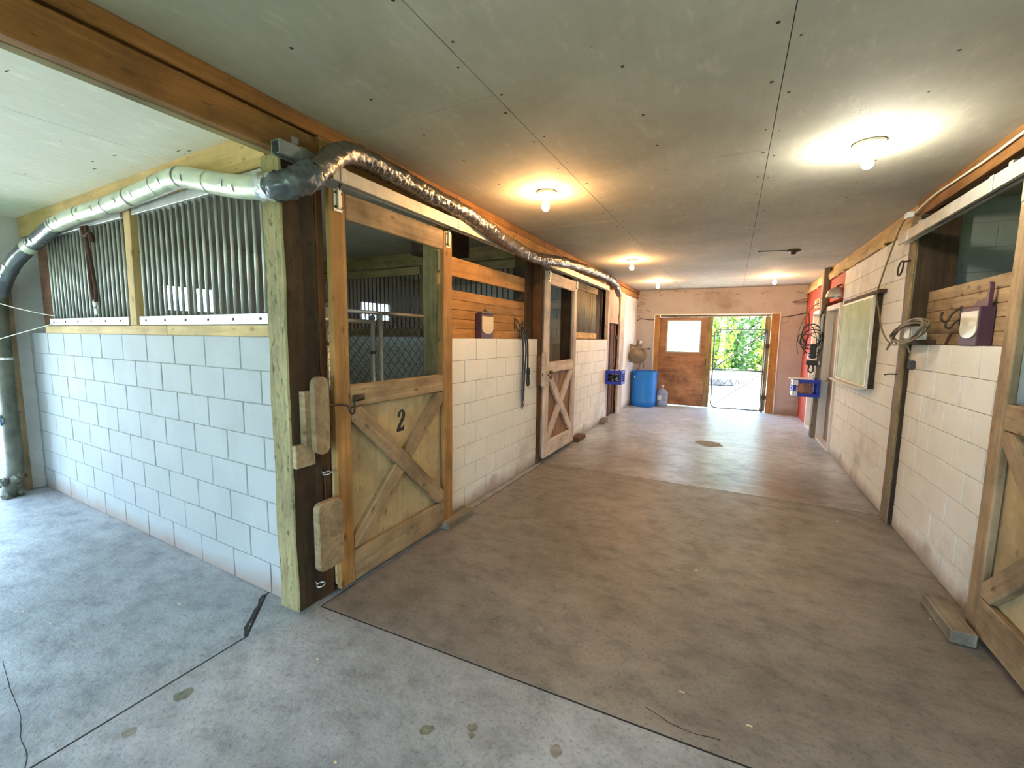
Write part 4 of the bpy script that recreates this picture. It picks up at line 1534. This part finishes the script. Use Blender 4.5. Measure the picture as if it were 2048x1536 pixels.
struct(strut('trim_14', (3.40, 7.12, 0), (3.487, 7.27, 2.80), 'wood_grey', 'z'))
t, M = crate('blue and white crate with papers hanging on the far right post', (3.065, 6.80, 0.715), (1, 0, 0), (0, 1, 0), .37, .315, .285, ['crate_blue'], None)
for z0, z1 in ((.725, .80), (.905, .985)):
    boxo('corner_patch', (3.058, 6.795, z0), (3.135, 6.90, z1), 'white_plastic', t, .003)
bm = bmesh.new()
box(bm, (3.02, 6.80, .995), (3.35, 7.10, 1.004), .001)
lid = build('paper_sheet', bm, 'white_plastic')
tag(lid, 'white sheet lying across the top of the far right crate', 'paper')
bm = bmesh.new()
for k in range(4):
    box(bm, (3.15 + k * .06, 6.84 + k * .05, .726), (3.22 + k * .05, 6.86 + k * .05, .95 - .02 * (k % 2)), .002)
tag(build('magazines', bm, 'paper_print'), 'reddish printed papers standing in the far right crate', 'paper')

# blue barrel, water jug
t = thing('barrel', (0.285, 9.18, 0), 'tall open blue plastic barrel in the far left corner', 'barrel')
bm = bmesh.new()
R0 = .292
lathe(bm, [(0, 0), (R0 - .02, 0), (R0, .02), (R0, .10), (R0 + .004, .11), (R0, .12), (R0 + .004, .45), (R0 + .002, .80), (R0 + .008, .835), (R0 + .008, .855), (R0 - .006, .858), (R0 - .012, .84), (R0 - .012, .03), (0, .03)], 40, Matrix.Translation((.285, 9.18, 0)))
build('body', bm, 'blue_plastic', t, True)
t = thing('water_jug', (0.70, 9.30, 0), 'clear bluish water jug standing beside the blue barrel', 'water jug')
bm = bmesh.new()
lathe(bm, [(0, 0), (.115, 0), (.135, .02), (.135, .13), (.128, .145), (.135, .16), (.135, .26), (.128, .275), (.135, .29), (.135, .34), (.11, .39), (.05, .425), (.03, .44), (.03, .50), (.024, .50), (.024, .44), (.1, .385), (.125, .34), (.12, .15), (.125, .03), (0, .01)], 32, Matrix.Translation((.70, 9.30, 0)))
build('bottle', bm, 'jug_plastic', t, True)
bm = bmesh.new()
lathe(bm, [(0, .485), (.034, .485), (.034, .52), (0, .522)], 20, Matrix.Translation((.70, 9.30, 0)))
build('cap', bm, 'white_plastic', t, True)
bm = bmesh.new()
rows = []
for k in range(9):
    a = -PI / 2 - .9 + k * .11
    rows.append([bm.verts.new((.70 + .1365 * math.cos(a), 9.30 + .1365 * math.sin(a), z)) for z in (.17, .28)])
for p, q in zip(rows, rows[1:]):
    bm.faces.new((p[0], q[0], q[1], p[1]))
build('sticker', bm, 'white_plastic', t)

# hose reel
t = thing('hose_reel', (-0.03, 8.9, 1.3), 'brown metal hose reel on a wall bracket above the blue barrel', 'hose reel')
bm = bmesh.new()
box(bm, (-0.03, 8.86, 1.06), (0.02, 8.94, 1.50), .006)
box(bm, (0.02, 8.875, 1.43), (0.25, 8.925, 1.485), .006)
box(bm, (0.02, 8.875, 1.08), (0.10, 8.925, 1.12), .006)
build('bracket', bm, 'reel_paint', t)
bm = bmesh.new()
Mr = frame((0.17, 8.77, 1.235), (1, 0, 0), (0, 0, 1), (0, -1, 0)) @ Matrix.Rotation(0.0, 4, 'Z')
lathe(bm, [(0, -.06), (.10, -.06), (.195, -.05), (.20, -.045), (.20, -.035), (.19, -.04), (.12, -.045), (.12, .045), (.19, .04), (.20, .035), (.20, .045), (.195, .05), (.13, .066), (.06, .07), (.045, .085), (0, .085)], 36, Mr)
build('drum', bm, 'reel_paint', t, True)
bm = bmesh.new()
lathe(bm, [(.12, -.04), (.165, -.03), (.175, 0), (.165, .03), (.12, .04)], 30, Mr)
build('hose_coil', bm, 'cable_dark', t, True)
bm = bmesh.new()
sweep(bm, [Vector((0.13, 8.8, 1.45)), Vector((0.24, 8.70, 1.405)), Vector((0.36, 8.69, 1.40)), Vector((0.43, 8.69, 1.40))], .02, 10)
sweep(bm, [Vector((0.17, 8.92, 1.235)), Vector((0.17, 8.68, 1.235))], .02, 10)
build('handle', bm, 'reel_paint', t, True)
tube('handle_grip', [(0.41, 8.69, 1.40), (0.475, 8.69, 1.40)], .022, 'rubber', t, straight=True)
tube('valve', [(0.15, 8.88, 1.48), (0.15, 8.87, 1.60)], .016, 'steel_dark', t, straight=True)
tube('spout', [(0.20, 8.88, 1.49), (0.23, 8.86, 1.57)], .022, 'white_plastic', t, straight=True)
tube('hose_end', [(0.27, 8.68, 1.07), (0.24, 8.66, .98), (0.19, 8.65, .86), (0.16, 8.65, .76)], .007, 'cable_dark', t, 8)
tube('hose_end', [(0.32, 8.70, 1.10), (0.335, 8.69, 1.03), (0.34, 8.69, .96)], .007, 'cable_dark', t, 8)
bm = bmesh.new()
lathe(bm, [(0, 0), (.012, .004), (.010, .05), (0, .055)], 10, Matrix.Translation((.157, 8.65, .71)))
build('nozzle', bm, 'white_plastic', t, True)

# ------------------------------------------------------------------ end doorway
struct(strut('trim_15', (0.42, 9.505, 0), (0.525, 9.60, 2.2), 'wood_orange', 'z'))
struct(strut('trim_15', (2.875, 9.505, 0), (3.02, 9.60, 2.2), 'wood_orange', 'z'))
struct(strut('trim_16', (0.395, 9.50, 0), (0.418, 9.535, 2.22), 'trim_paint', 'z'))
struct(strut('trim_16', (3.022, 9.50, 0), (3.045, 9.535, 2.22), 'trim_paint', 'z'))
struct(strut('trim_16', (0.395, 9.50, 2.203), (3.045, 9.535, 2.225), 'trim_paint', 'x'))
struct(strut('trim_17', (0.525, 9.62, 2.16), (2.875, 9.68, 2.2), 'wood_olive', 'x'))
t = thing('barn_door', (1.1, 9.66, 0), 'brown plywood barn door leaf with one square window, closing the left half of the end doorway', 'door')
x0, x1, y0, y1 = 0.46, 1.705, 9.622, 9.662
WN = (.715, 1.44, 1.33, 2.06)
boxo('lower_panel', (x0, y0, 0.02), (x1 - .13, y1, 1.203), 'plywood_red', t, .002)
bm = bmesh.new()
box(bm, (x0, y0 + .004, 1.203), (x1 - .13, y1, WN[2]), 0)
box(bm, (x0, y0 + .004, WN[3]), (x1 - .13, y1, 2.155), 0)
box(bm, (x0, y0 + .004, WN[2]), (WN[0], y1, WN[3]), 0)
box(bm, (WN[1], y0 + .004, WN[2]), (x1 - .13, y1, WN[3]), 0)
build('upper_panel', bm, 'plywood_red', t)
board('edge_stile', (x1 - .065, (y0 + y1) / 2 - .004, .02), (x1 - .065, (y0 + y1) / 2 - .004, 2.155), .13, .046, (0, -1, 0), 'wood_olive', t)
bm = bmesh.new()
f = .03
box(bm, (WN[0] - f, y0 - .008, WN[2] - f), (WN[1] + f, y0 + .004, WN[2]), .002)
box(bm, (WN[0] - f, y0 - .008, WN[3]), (WN[1] + f, y0 + .004, WN[3] + f), .002)
box(bm, (WN[0] - f, y0 - .008, WN[2]), (WN[0], y0 + .004, WN[3]), .002)
box(bm, (WN[1], y0 - .008, WN[2]), (WN[1] + f, y0 + .004, WN[3]), .002)
build('window_trim', bm, 'grey_paint', t)
boxo('window_pane', (WN[0], y0 + .016, WN[2]), (WN[1], y0 + .021, WN[3]), 'window_glass', t, 0)
tube('door_pull', [(1.60, 9.615, 1.0), (1.60, 9.575, 1.02), (1.60, 9.575, 1.16), (1.60, 9.615, 1.18)], .008, 'iron', t, 8)
o = board('barn_door_edge', (2.82, 9.66, 0.02), (2.82, 9.66, 2.155), .11, .05, (0, -1, 0), 'wood_olive')
tag(o, 'narrow olive edge of the second barn door leaf, slid behind the right jamb', 'door')
# pipe gate
t = thing('pipe_gate', (2.3, 9.62, 0), 'thin steel pipe gate with diagonal braces in the open half of the end doorway', 'gate')
gx0, gx1, gz0, gz1, gy = 1.76, 2.81, .035, 1.855, 9.58
cr = .10
P = [Vector((gx1, gy, gz0))]
P += [Vector((gx0 + cr - cr * math.sin(a), gy, gz0 + cr - cr * math.cos(a))) for a in [PI / 2 * k / 6 for k in range(7)]]
P += [Vector((gx0 + cr - cr * math.cos(a), gy, gz1 - cr + cr * math.sin(a))) for a in [PI / 2 * k / 6 for k in range(7)]]
P += [Vector((gx1, gy, gz1))]
bm = bmesh.new()
sweep(bm, P, .016, 10)
build('frame_pipe', bm, 'steel_dark', t, True)
tube('hinge_post', [(gx1, gy, 0.0), (gx1, gy, gz1 + .02)], .02, 'steel_dark', t, straight=True)
tube('cross_pipe', [(gx0, gy, .94), (gx1, gy, .93)], .014, 'steel_dark', t, straight=True)
tube('brace', [(gx0 + .01, gy - .004, .95), (gx1, gy - .004, gz1 - .03)], .013, 'steel_dark', t, straight=True)
tube('brace', [(gx0 + .02, gy - .004, gz0 + .03), (gx1, gy - .004, .91)], .011, 'steel_dark', t, straight=True)
tube('stay_wire', [(gx0 + .05, gy, gz1 - .06), (2.3, gy, gz1 - .075), (gx1, gy, gz1 - .06)], .004, 'steel_dark', t, 6)
bm = bmesh.new()
for x in (gx0 + .12, 2.3, gx1 - .1):
    box(bm, (x - .006, gy - .006, gz1 - .085), (x + .006, gy + .006, gz1), .001)
    box(bm, (x - .006, gy - .006, gz0), (x + .006, gy + .006, gz0 + .06), .001)
build_each('wire_clip', bm, 'steel_dark', t)
for z in (.30, 1.45):
    boxo('hinge', (gx1 - .02, gy - .035, z), (gx1 + .075, gy + .035, z + .09), 'iron', t, .004)
tube('latch_bar', [(gx0 - .03, gy, 1.16), (gx0 + .12, gy, 1.16)], .008, 'iron', t, straight=True)
# cables on the end wall
tube('wall_cable', [(-0.02, 9.525, 2.07), (0.08, 9.522, 2.12), (0.25, 9.522, 2.095), (0.40, 9.515, 2.09)], .009, 'cable_dark', seg=6)
tag(bpy.data.objects['wall_cable'], 'dark cable on the end wall left of the doorway', 'cable')
tube('wall_cable', [(3.03, 9.52, 2.13), (3.15, 9.522, 2.14), (3.30, 9.522, 2.17), (3.485, 9.515, 2.215)], .009, 'cable_dark', seg=6)
tag(bpy.data.objects['wall_cable.001'], 'dark cable on the end wall right of the doorway', 'cable')
tube('cable_loop', [(3.06, 9.523, 2.12), (3.075, 9.523, 2.03), (3.13, 9.523, 2.0), (3.18, 9.523, 2.05), (3.18, 9.523, 2.12)], .004, 'cable_brown', seg=6)
tag(bpy.data.objects['cable_loop'], 'small slack cable loop under the right-hand end wall cable', 'cable')
bm = bmesh.new()
rnd = random.Random(9)
for k in range(26):
    x = 0.0 + rnd.uniform(-.05, .22) if k < 14 else rnd.uniform(.3, 3.3)
    z = rnd.uniform(2.0, 2.78) if k < 14 else rnd.uniform(2.66, 2.79)
    l = rnd.uniform(.04, .16)
    P = [Vector((x, 9.518, z)), Vector((x + l * .5, 9.512, z - rnd.uniform(.0, .03))), Vector((x + l, 9.518, z + rnd.uniform(-.03, .02)))]
    sweep(bm, catmull(P, .02), .0035, 4)
tag(build('cobweb_strands', bm, 'strap_brown'), 'dusty cobweb strands along the top of the end wall', 'cobweb', None, 'stuff')

# ------------------------------------------------------------------ far right doorways
def doorway(n, y0, y1, top, leafmat, framemat, xr=3.57):
    t = bpy.data.objects.new('door_%d' % n, None)
    COL.objects.link(t)
    t.location = (3.53, (y0 + y1) / 2, 0)
    PM[t.name] = Matrix.Translation(t.location)
    struct(t)
    bm = bmesh.new()
    f = .075
    box(bm, (3.468, y0, 0), (3.60, y0 + f, top), .004)
    box(bm, (3.468, y1 - f, 0), (3.60, y1, top), .004)
    box(bm, (3.468, y0, top), (3.60, y1, top + f), .004)
    box(bm, (3.468, y0 + f, 0), (3.60, y1 - f, .02), .004)
    build('door_frame', bm, framemat, t)
    boxo('door_leaf', (xr, y0 + f, .025), (xr + .04, y1 - f, top), leafmat, t, .003)
    bm = bmesh.new()
    for z in (.3, 1.0, 1.7):
        box(bm, (xr - .012, y0 + f, z), (xr + .0, y0 + f + .09, z + .11), .003)
    build_each('hinge', bm, 'iron', t)
    bm = bmesh.new()
    bmesh.ops.create_uvsphere(bm, u_segments=16, v_segments=10, radius=.028, matrix=Matrix.Translation((xr - .04, y1 - f - .07, 1.0)))
    sweep(bm, [Vector((xr, y1 - f - .07, 1.0)), Vector((xr - .04, y1 - f - .07, 1.0))], .01, 8)
    build('door_knob', bm, 'brass_plate', t, True)
    return t


doorway(2, 6.06, 7.12, 2.10, 'grey_paint', 'trim_paint')
doorway(3, 7.30, 8.36, 2.10, 'trim_paint', 'trim_paint')
t = thing('switch_box', (3.49, 7.95, 2.30), 'cream electrical switch box on the red wall beside the far right post', 'switch box')
boxo('body', (3.44, 7.62, 2.21), (3.49, 8.12, 2.37), 'cream_plate', t, .006)
boxo('cover', (3.432, 7.72, 2.235), (3.44, 7.86, 2.345), 'steel_dark', t, .003)
boxo('cover', (3.432, 7.98, 2.235), (3.44, 8.06, 2.345), 'brass_plate', t, .003)
t = thing('wall_lamp', (3.49, 6.25, 2.30), 'grey half-dome lamp shade on the red wall above the grey door', 'lamp')
bm = bmesh.new()
Ml = frame((3.435, 6.22, 2.255), (1, 0, 0), (0, 1, 0), (0, 0, 1))
lathe(bm, [(.125, 0), (.122, .04), (.105, .085), (.07, .125), (.03, .145), (0, .146)], 28, Ml)
build('shade', bm, 'galvanised', t, True)
tube('arm', [(3.435, 6.22, 2.395), (3.45, 6.22, 2.42), (3.495, 6.22, 2.43)], .012, 'iron', t, 8)
bm = bmesh.new()
lathe(bm, [(0, 0), (.028, 0), (.03, .06), (0, .065)], 12, Matrix.Translation((3.435, 6.22, 2.33)))
build('socket', bm, 'porcelain', t, True)
# cables and coil on the far right post
t = thing('cable_coil', (3.38, 7.19, 1.6), 'dark tangled cable coil hanging on the far right post above the crate', 'cable')
rnd = random.Random(11)
bm = bmesh.new()
for k in range(9):
    c = Vector((3.30 + rnd.uniform(-.03, .04), 7.09 + rnd.uniform(-.02, .02), 1.66 + rnd.uniform(-.10, .08)))
    rx, rz = rnd.uniform(.10, .19), rnd.uniform(.12, .22)
    ph = rnd.uniform(-.5, .5)
    ring = [c + Vector((rx * math.cos(a + ph), .025 * math.sin(a * 2 + k), rz * math.sin(a))) for a in [2 * PI * j / 28 for j in range(29)]]
    sweep(bm, ring, .0055, 6)
build('coil', bm, 'cable_dark', t, True)
tube('lead', [(3.39, 7.10, 2.25), (3.30, 7.07, 2.20), (3.20, 7.06, 2.05), (3.13, 7.07, 1.85), (3.10, 7.08, 1.60), (3.13, 7.09, 1.40)], .006, 'cable_brown', t, 6)
tube('lead', [(3.46, 7.05, 2.22), (3.42, 7.08, 2.10), (3.395, 7.10, 2.02)], .012, 'cable_dark', t, 6)
tube('lead', [(3.46, 7.105, 2.0), (3.49, 7.10, 1.8), (3.495, 7.10, 1.5), (3.45, 7.105, 1.3), (3.38, 7.10, 1.24)], .007, 'cable_brown', t, 6)
boxo('bracket_rail', (3.30, 7.09, 2.03), (3.45, 7.12, 2.06), 'galvanised', t, .003)
boxo('hanging_tube', (3.41, 7.095, 1.50), (3.44, 7.12, 2.03), 'galvanised', t, .004)
boxo('plug', (3.38, 7.06, 1.23), (3.44, 7.12, 1.29), 'white_plastic', t, .006)
t = thing('power_tool', (3.33, 7.10, 1.3), 'dark clipper tool hanging among the cables on the far right post', 'tool')
bm = bmesh.new()
box(bm, (3.29, 7.04, 1.33), (3.38, 7.118, 1.58), .02)
box(bm, (3.25, 7.05, 1.22), (3.42, 7.118, 1.30), .015)
build('body', bm, 'rubber', t)
tube('loop', [(3.30, 7.08, 1.22), (3.29, 7.08, 1.13), (3.33, 7.08, 1.10), (3.36, 7.08, 1.14), (3.35, 7.08, 1.22)], .012, 'rubber', t, 8)
boxo('outlet_box', (3.435, 8.38, 1.28), (3.49, 8.48, 1.40), 'white_plastic')
tag(bpy.data.objects['outlet_box'], 'white outlet box on the red wall near the far right doorway', 'outlet')
tube('wall_cable', [(3.478, 9.2, 2.20), (3.478, 9.0, 2.15), (3.478, 8.85, 1.9), (3.478, 8.95, 1.7), (3.478, 9.15, 1.4), (3.478, 9.25, 1.35)], .008, 'cable_dark', seg=6)
tag(bpy.data.objects['wall_cable.002'], 'dark cable running down the red wall in the far corner', 'cable')
tube('shelf_bracket', [(3.487, 9.3, 2.5), (3.30, 9.33, 2.46), (3.22, 9.35, 2.43), (3.40, 9.37, 2.44), (3.487, 9.38, 2.45)], .012, 'wood_grey', seg=6, smooth=False)
tag(bpy.data.objects['shelf_bracket'], 'bent grey bracket in the top far right corner', 'bracket')

# ------------------------------------------------------------------ whiteboard on the block pillar
t = thing('whiteboard', (3.49, 4.95, 1.1), 'greenish framed whiteboard on the right block wall', 'whiteboard')
ya, yb, za, zb = 4.20, 5.66, 1.125, 2.105
xf = 3.415
boxo('writing_surface', (xf + .004, ya + .015, za + .015), (xf + .02, yb - .015, zb - .015), 'whiteboard', t, 0)
bm = bmesh.new()
f = .022
box(bm, (xf - .004, ya, za), (xf + .024, yb, za + f), .003)
box(bm, (xf - .004, ya, zb - f), (xf + .024, yb, zb), .003)
box(bm, (xf - .004, ya, za + f), (xf + .024, ya + f, zb - f), .003)
box(bm, (xf - .004, yb - f, za + f), (xf + .024, yb, zb - f), .003)
build('frame', bm, 'brass_plate', t)
boxo('tray', (xf - .06, ya + .08, za - .022), (xf + .024, yb + .03, za), 'trim_paint', t, .003)
bm = bmesh.new()
box(bm, (xf + .024, ya + .0, za), (3.493, ya + .06, zb + .02), .003)
box(bm, (xf + .024, yb - .06, za), (3.493, yb, zb + .02), .003)
build_each('backing', bm, 'wood_dark', t)
boxo('top_batten', (xf + .01, ya - .12, zb + .005), (3.493, yb - .05, zb + .045), 'wood_dark', t, .004)

# ------------------------------------------------------------------ right post and stall opening
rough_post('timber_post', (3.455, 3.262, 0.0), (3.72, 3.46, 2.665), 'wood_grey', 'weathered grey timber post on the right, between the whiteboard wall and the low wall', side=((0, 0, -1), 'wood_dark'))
o = boxo('edge_strip', (3.445, 3.262, 0.25), (3.456, 3.33, 2.455), 'wood_olive')
tag(o, 'narrow olive strip nailed up the aisle face of the right timber post', 'strip')
bm = bmesh.new()
c = Vector((3.40, 3.40, 2.255))
ring = [c + Vector((.0 + .006 * math.sin(a), .062 * math.cos(a), .062 * math.sin(a))) for a in [2 * PI * k / 24 for k in range(25)]]
sweep(bm, ring, .007, 8, False)
sweep(bm, [Vector((3.457, 3.36, 2.31)), Vector((3.40, 3.365, 2.305))], .008, 8)
tag(build('tie_ring', bm, 'iron', smooth=True), 'black iron tie ring high on the right timber post', 'ring')
tube('wall_peg', [(3.457, 3.40, 1.335), (3.40, 3.40, 1.335), (3.36, 3.36, 1.33)], .006, 'iron', seg=6)
tag(bpy.data.objects['wall_peg'], 'thin iron peg on the right timber post below the coiled cord', 'peg')
t = thing('outlet_box', (3.40, 3.10, 1.63), 'pale metal outlet box inside the coiled cord on the right post', 'outlet')
boxo('body', (3.40, 2.98, 1.635), (3.50, 3.12, 1.745), 'galvanised', t, .006)
boxo('cover_plate', (3.392, 2.99, 1.645), (3.40, 3.11, 1.735), 'brass_plate', t, .003)
boxo('outlet_support', (3.456, 2.98, 1.600), (3.60, 3.265, 1.640), 'wood_dark')
tag(bpy.data.objects['outlet_support'], 'dark wooden ledge under the outlet box on the right post', 'ledge')
# coiled extension cord
t = thing('extension_cord', (3.40, 3.05, 1.62), 'coiled tan extension cord on the right post, its lead running up to the ceiling edge', 'cord')
rnd = random.Random(4)
bm = bmesh.new()
for k in range(7):
    c = Vector((3.365 + rnd.uniform(-.012, .018), 2.98 + rnd.uniform(-.05, .04), 1.695 + rnd.uniform(-.012, .02)))
    ry, rz = rnd.uniform(.30, .38), rnd.uniform(.055, .085)
    tl = rnd.uniform(.14, .26)
    ring = []
    for j in range(37):
        a = 2 * PI * j / 36
        y, z = ry * math.cos(a), rz * math.sin(a)
        ring.append(c + Vector((.012 * math.sin(3 * a + k), y, z - tl * y * 0.62 + .0)))
    sweep(bm, ring, .0065, 6)
build('coil', bm, 'cable_brown', t, True)
tube('lead', [(3.40, 3.37, 2.70), (3.41, 3.58, 2.62), (3.42, 3.85, 2.42), (3.43, 4.10, 2.20), (3.43, 4.17, 2.08), (3.42, 4.0, 1.93), (3.40, 3.77, 1.755), (3.385, 3.55, 1.655), (3.375, 3.35, 1.60)], .0075, 'cable_brown', t, 8)
tube('plug_lead', [(3.375, 2.97, 1.62), (3.38, 2.93, 1.57), (3.385, 2.89, 1.53), (3.39, 2.92, 1.50), (3.395, 2.90, 1.47)], .006, 'cable_brown', t, 6)
boxo('plug', (3.385, 2.865, 1.405), (3.42, 2.935, 1.475), 'rubber', t, .008)
tube('loop', [(3.37, 3.30, 1.60), (3.365, 3.36, 1.575), (3.365, 3.40, 1.55), (3.37, 3.36, 1.60), (3.375, 3.28, 1.63)], .0065, 'cable_brown', t, 6)
boxo('connector', (3.38, 3.30, 2.66), (3.43, 3.38, 2.705), 'white_plastic', t, .006)
tube('power_cable', [(3.43, 3.30, 2.69), (3.445, 3.0, 2.735), (3.455, 2.7, 2.74), (3.455, 2.3, 2.73), (3.455, 1.9, 2.735), (3.46, 1.5, 2.74)], .008, 'cable_white', seg=8)
tag(bpy.data.objects['power_cable'], 'white power cable stapled along the brown header on the right', 'cable')
hook('rusty hook with bent arms on the tan boards beside the right timber post', 3.5575, 2.62, 1.79, -1)
tube('strap_loop', [(3.52, 2.70, 1.605), (3.50, 2.62, 1.63), (3.50, 2.55, 1.69), (3.52, 2.47, 1.68), (3.535, 2.52, 1.64)], .010, 'strap_brown', seg=8)
tag(bpy.data.objects['strap_loop'], 'brown strap loop lying on the right low wall behind the cord', 'strap')

# straw bits on the floor
bm = bmesh.new()
rnd = random.Random(21)
for k in range(38):
    x, y = rnd.uniform(-2.5, 3.3), rnd.uniform(-1.0, 6.0)
    if x < 0.2 and y > -0.1:
        continue
    a = rnd.uniform(0, PI)
    l = rnd.uniform(.006, .022)
    dx, dy = math.cos(a) * l, math.sin(a) * l
    box(bm, (x, y, 0.0), (x + abs(dx) + .002, y + abs(dy) + .002, .002), 0)
tag(build('straw_bits', bm, 'straw'), 'loose straw bits scattered over the concrete floor', 'straw', None, 'stuff')

# ------------------------------------------------------------------ outdoors
bm = bmesh.new()
n = 40
box(bm, (-10, 9.74, -0.30), (16, 24.0, -0.04), 0)
struct(build('ground', bm, 'gravel'))
bm = bmesh.new()
box(bm, (-40, 24.0, -0.30), (50, 70.0, -0.03), 0)
box(bm, (-40, -30, -0.30), (-4.41, 9.74, -0.05), 0)
box(bm, (-40, 9.74, -0.30), (-10, 24.0, -0.05), 0)
box(bm, (-4.41, -30, -0.30), (30, -5.01, -0.05), 0)
struct(build('ground', bm, 'lawn'))
bm = bmesh.new()
box(bm, (-22, -28, -0.30), (-7.2, 9.7, -0.035), 0)
struct(build('ground', bm, 'gravel'))
# tractor tyre lying in the yard
t = thing('tractor_tyre', (1.9, 16.3, -0.04), 'grey tractor tyre lying on the bright gravel yard beyond the gate', 'tyre')
bm = bmesh.new()
lathe(bm, [(.36, .05), (.42, .0), (.62, .0), (.68, .06), (.70, .16), (.68, .26), (.62, .32), (.42, .32), (.36, .27), (.36, .05)], 40, Matrix.Translation((1.75, 16.3, -.04)))
build('carcass', bm, 'rubber', t, True)
bm = bmesh.new()
for k in range(22):
    a = 2 * PI * k / 22
    M = Matrix.Translation((1.75, 16.3, -.04)) @ Matrix.Rotation(a, 4, 'Z') @ Matrix.Translation((.705, 0, .16)) @ Matrix.Rotation(.6 * (1 if k % 2 else -1), 4, 'X')
    r = bmesh.ops.create_cube(bm, size=1, matrix=M @ Matrix.Diagonal((.05, .05, .26, 1)))
build('tread', bm, 'rubber', t)


def tree(i, x, y, h, lean, crown_r, leafmat, nleaf, trunk_r, label):
    rnd = random.Random(100 + i)
    t = thing('birch_tree', (x, y, -0.03), label, 'tree', 'trees beyond the yard')
    bm = bmesh.new()
    P = [Vector((x + lean * k / 5 * h * .2 + rnd.uniform(-.12, .12) * (k > 0), y + rnd.uniform(-.1, .1) * (k > 0), -0.03 + h * k / 5)) for k in range(6)]
    C = catmull(P, .25)
    L = len(C) * .25
    sweep(bm, C, lambda s, a: trunk_r * max(.15, 1 - s / (h * 1.05)), 8)
    for k in range(7):
        p = C[int(len(C) * rnd.uniform(.3, .9))]
        a = rnd.uniform(0, 2 * PI)
        d = Vector((math.cos(a), math.sin(a), rnd.uniform(.2, .8))) * crown_r * rnd.uniform(.5, .9)
        sweep(bm, catmull([p, p + d * .5 + Vector((0, 0, .1)), p + d], .3), trunk_r * .25, 5)
    build('trunk', bm, 'birch_bark', t, True)
    bm = bmesh.new()
    for k in range(nleaf):
        z = (.01 + 1.03 * rnd.random() ** 1.25) * h
        rr = crown_r * (1.0 - abs(z / h - .4) * .8) * rnd.random() ** .5
        a = rnd.uniform(0, 2 * PI)
        p = Vector((x + rr * math.cos(a) + lean * z * .2, y + rr * math.sin(a), z))
        s = rnd.uniform(.08, .20)
        n1 = Vector((rnd.uniform(-1, 1), rnd.uniform(-1, 1), rnd.uniform(-1, 1))).normalized()
        n2 = n1.orthogonal().normalized()
        bm.faces.new([bm.verts.new(q) for q in (p - n1 * s, p + n2 * s * .6, p + n1 * s, p - n2 * s * .6)])
    o = build('foliage', bm, leafmat, t)
    return t


spots = [(1.55, 24.6, 8.5, .1, 0.85, 'leaf_yellow', 1100, .16, 'yellow-green birch at the left edge of the open gateway view'),
         (2.75, 25.6, 9.5, -.1, 0.95, 'leaf_green', 1100, .12, 'mid green birch behind the gate, left of the pale leaning trunk'),
         (3.75, 24.4, 8.0, .45, 0.8, 'leaf_yellow', 700, .19, 'leaning pale-trunked birch on the right of the gateway view'),
         (5.3, 25.4, 7.5, -.1, 1.0, 'leaf_green', 1000, .14, 'green tree behind the right jamb of the end doorway'),
         (-0.4, 25.2, 8.0, .0, 1.1, 'leaf_green', 1000, .14, 'tree seen through the window of the barn door'),
         (2.0, 28.4, 7.0, .0, 1.4, 'leaf_green', 1900, .12, 'low dense green tree in the second row beyond the gate'),
         (4.4, 29.0, 6.0, .1, 1.5, 'leaf_green', 1900, .12, 'bushy green tree farthest back beyond the gate'),
         (7.2, 29.5, 7.0, .0, 1.5, 'leaf_yellow', 1300, .12, 'yellowish tree farthest back near the right jamb')]
for i, s in enumerate(spots):
    tree(i, *s)
for i, (x, y) in enumerate(((-23.5, -3.0), (-24, 2.5), (-25, -9.0))):
    tree(20 + i, x, y, 7, 0, 2.4, 'leaf_green', 900, .16, ['green tree on the lawn outside the left doorway', 'tree on the lawn farther along the outer wall', 'tree on the lawn beyond the rear corner'][i])

bm = bmesh.new()
rnd = random.Random(77)
for k in range(5200):
    x, y = rnd.uniform(-6, 12), rnd.uniform(30.5, 33.5)
    z = rnd.random() ** 1.3 * (2.6 + 1.2 * noise.noise(Vector((x * .6, y * .3, 0))))
    p = Vector((x, y, z))
    q = rnd.uniform(.12, .26)
    n1 = Vector((rnd.uniform(-1, 1), rnd.uniform(-1, 1), rnd.uniform(-1, 1))).normalized()
    n2 = n1.orthogonal().normalized()
    bm.faces.new([bm.verts.new(w) for w in (p - n1 * q, p + n2 * q * .6, p + n1 * q, p - n2 * q * .6)])
tag(build('undergrowth', bm, 'leaf_green', origin=(3, 32, 0)), 'band of leafy undergrowth behind the birches beyond the yard', 'undergrowth', None, 'stuff')
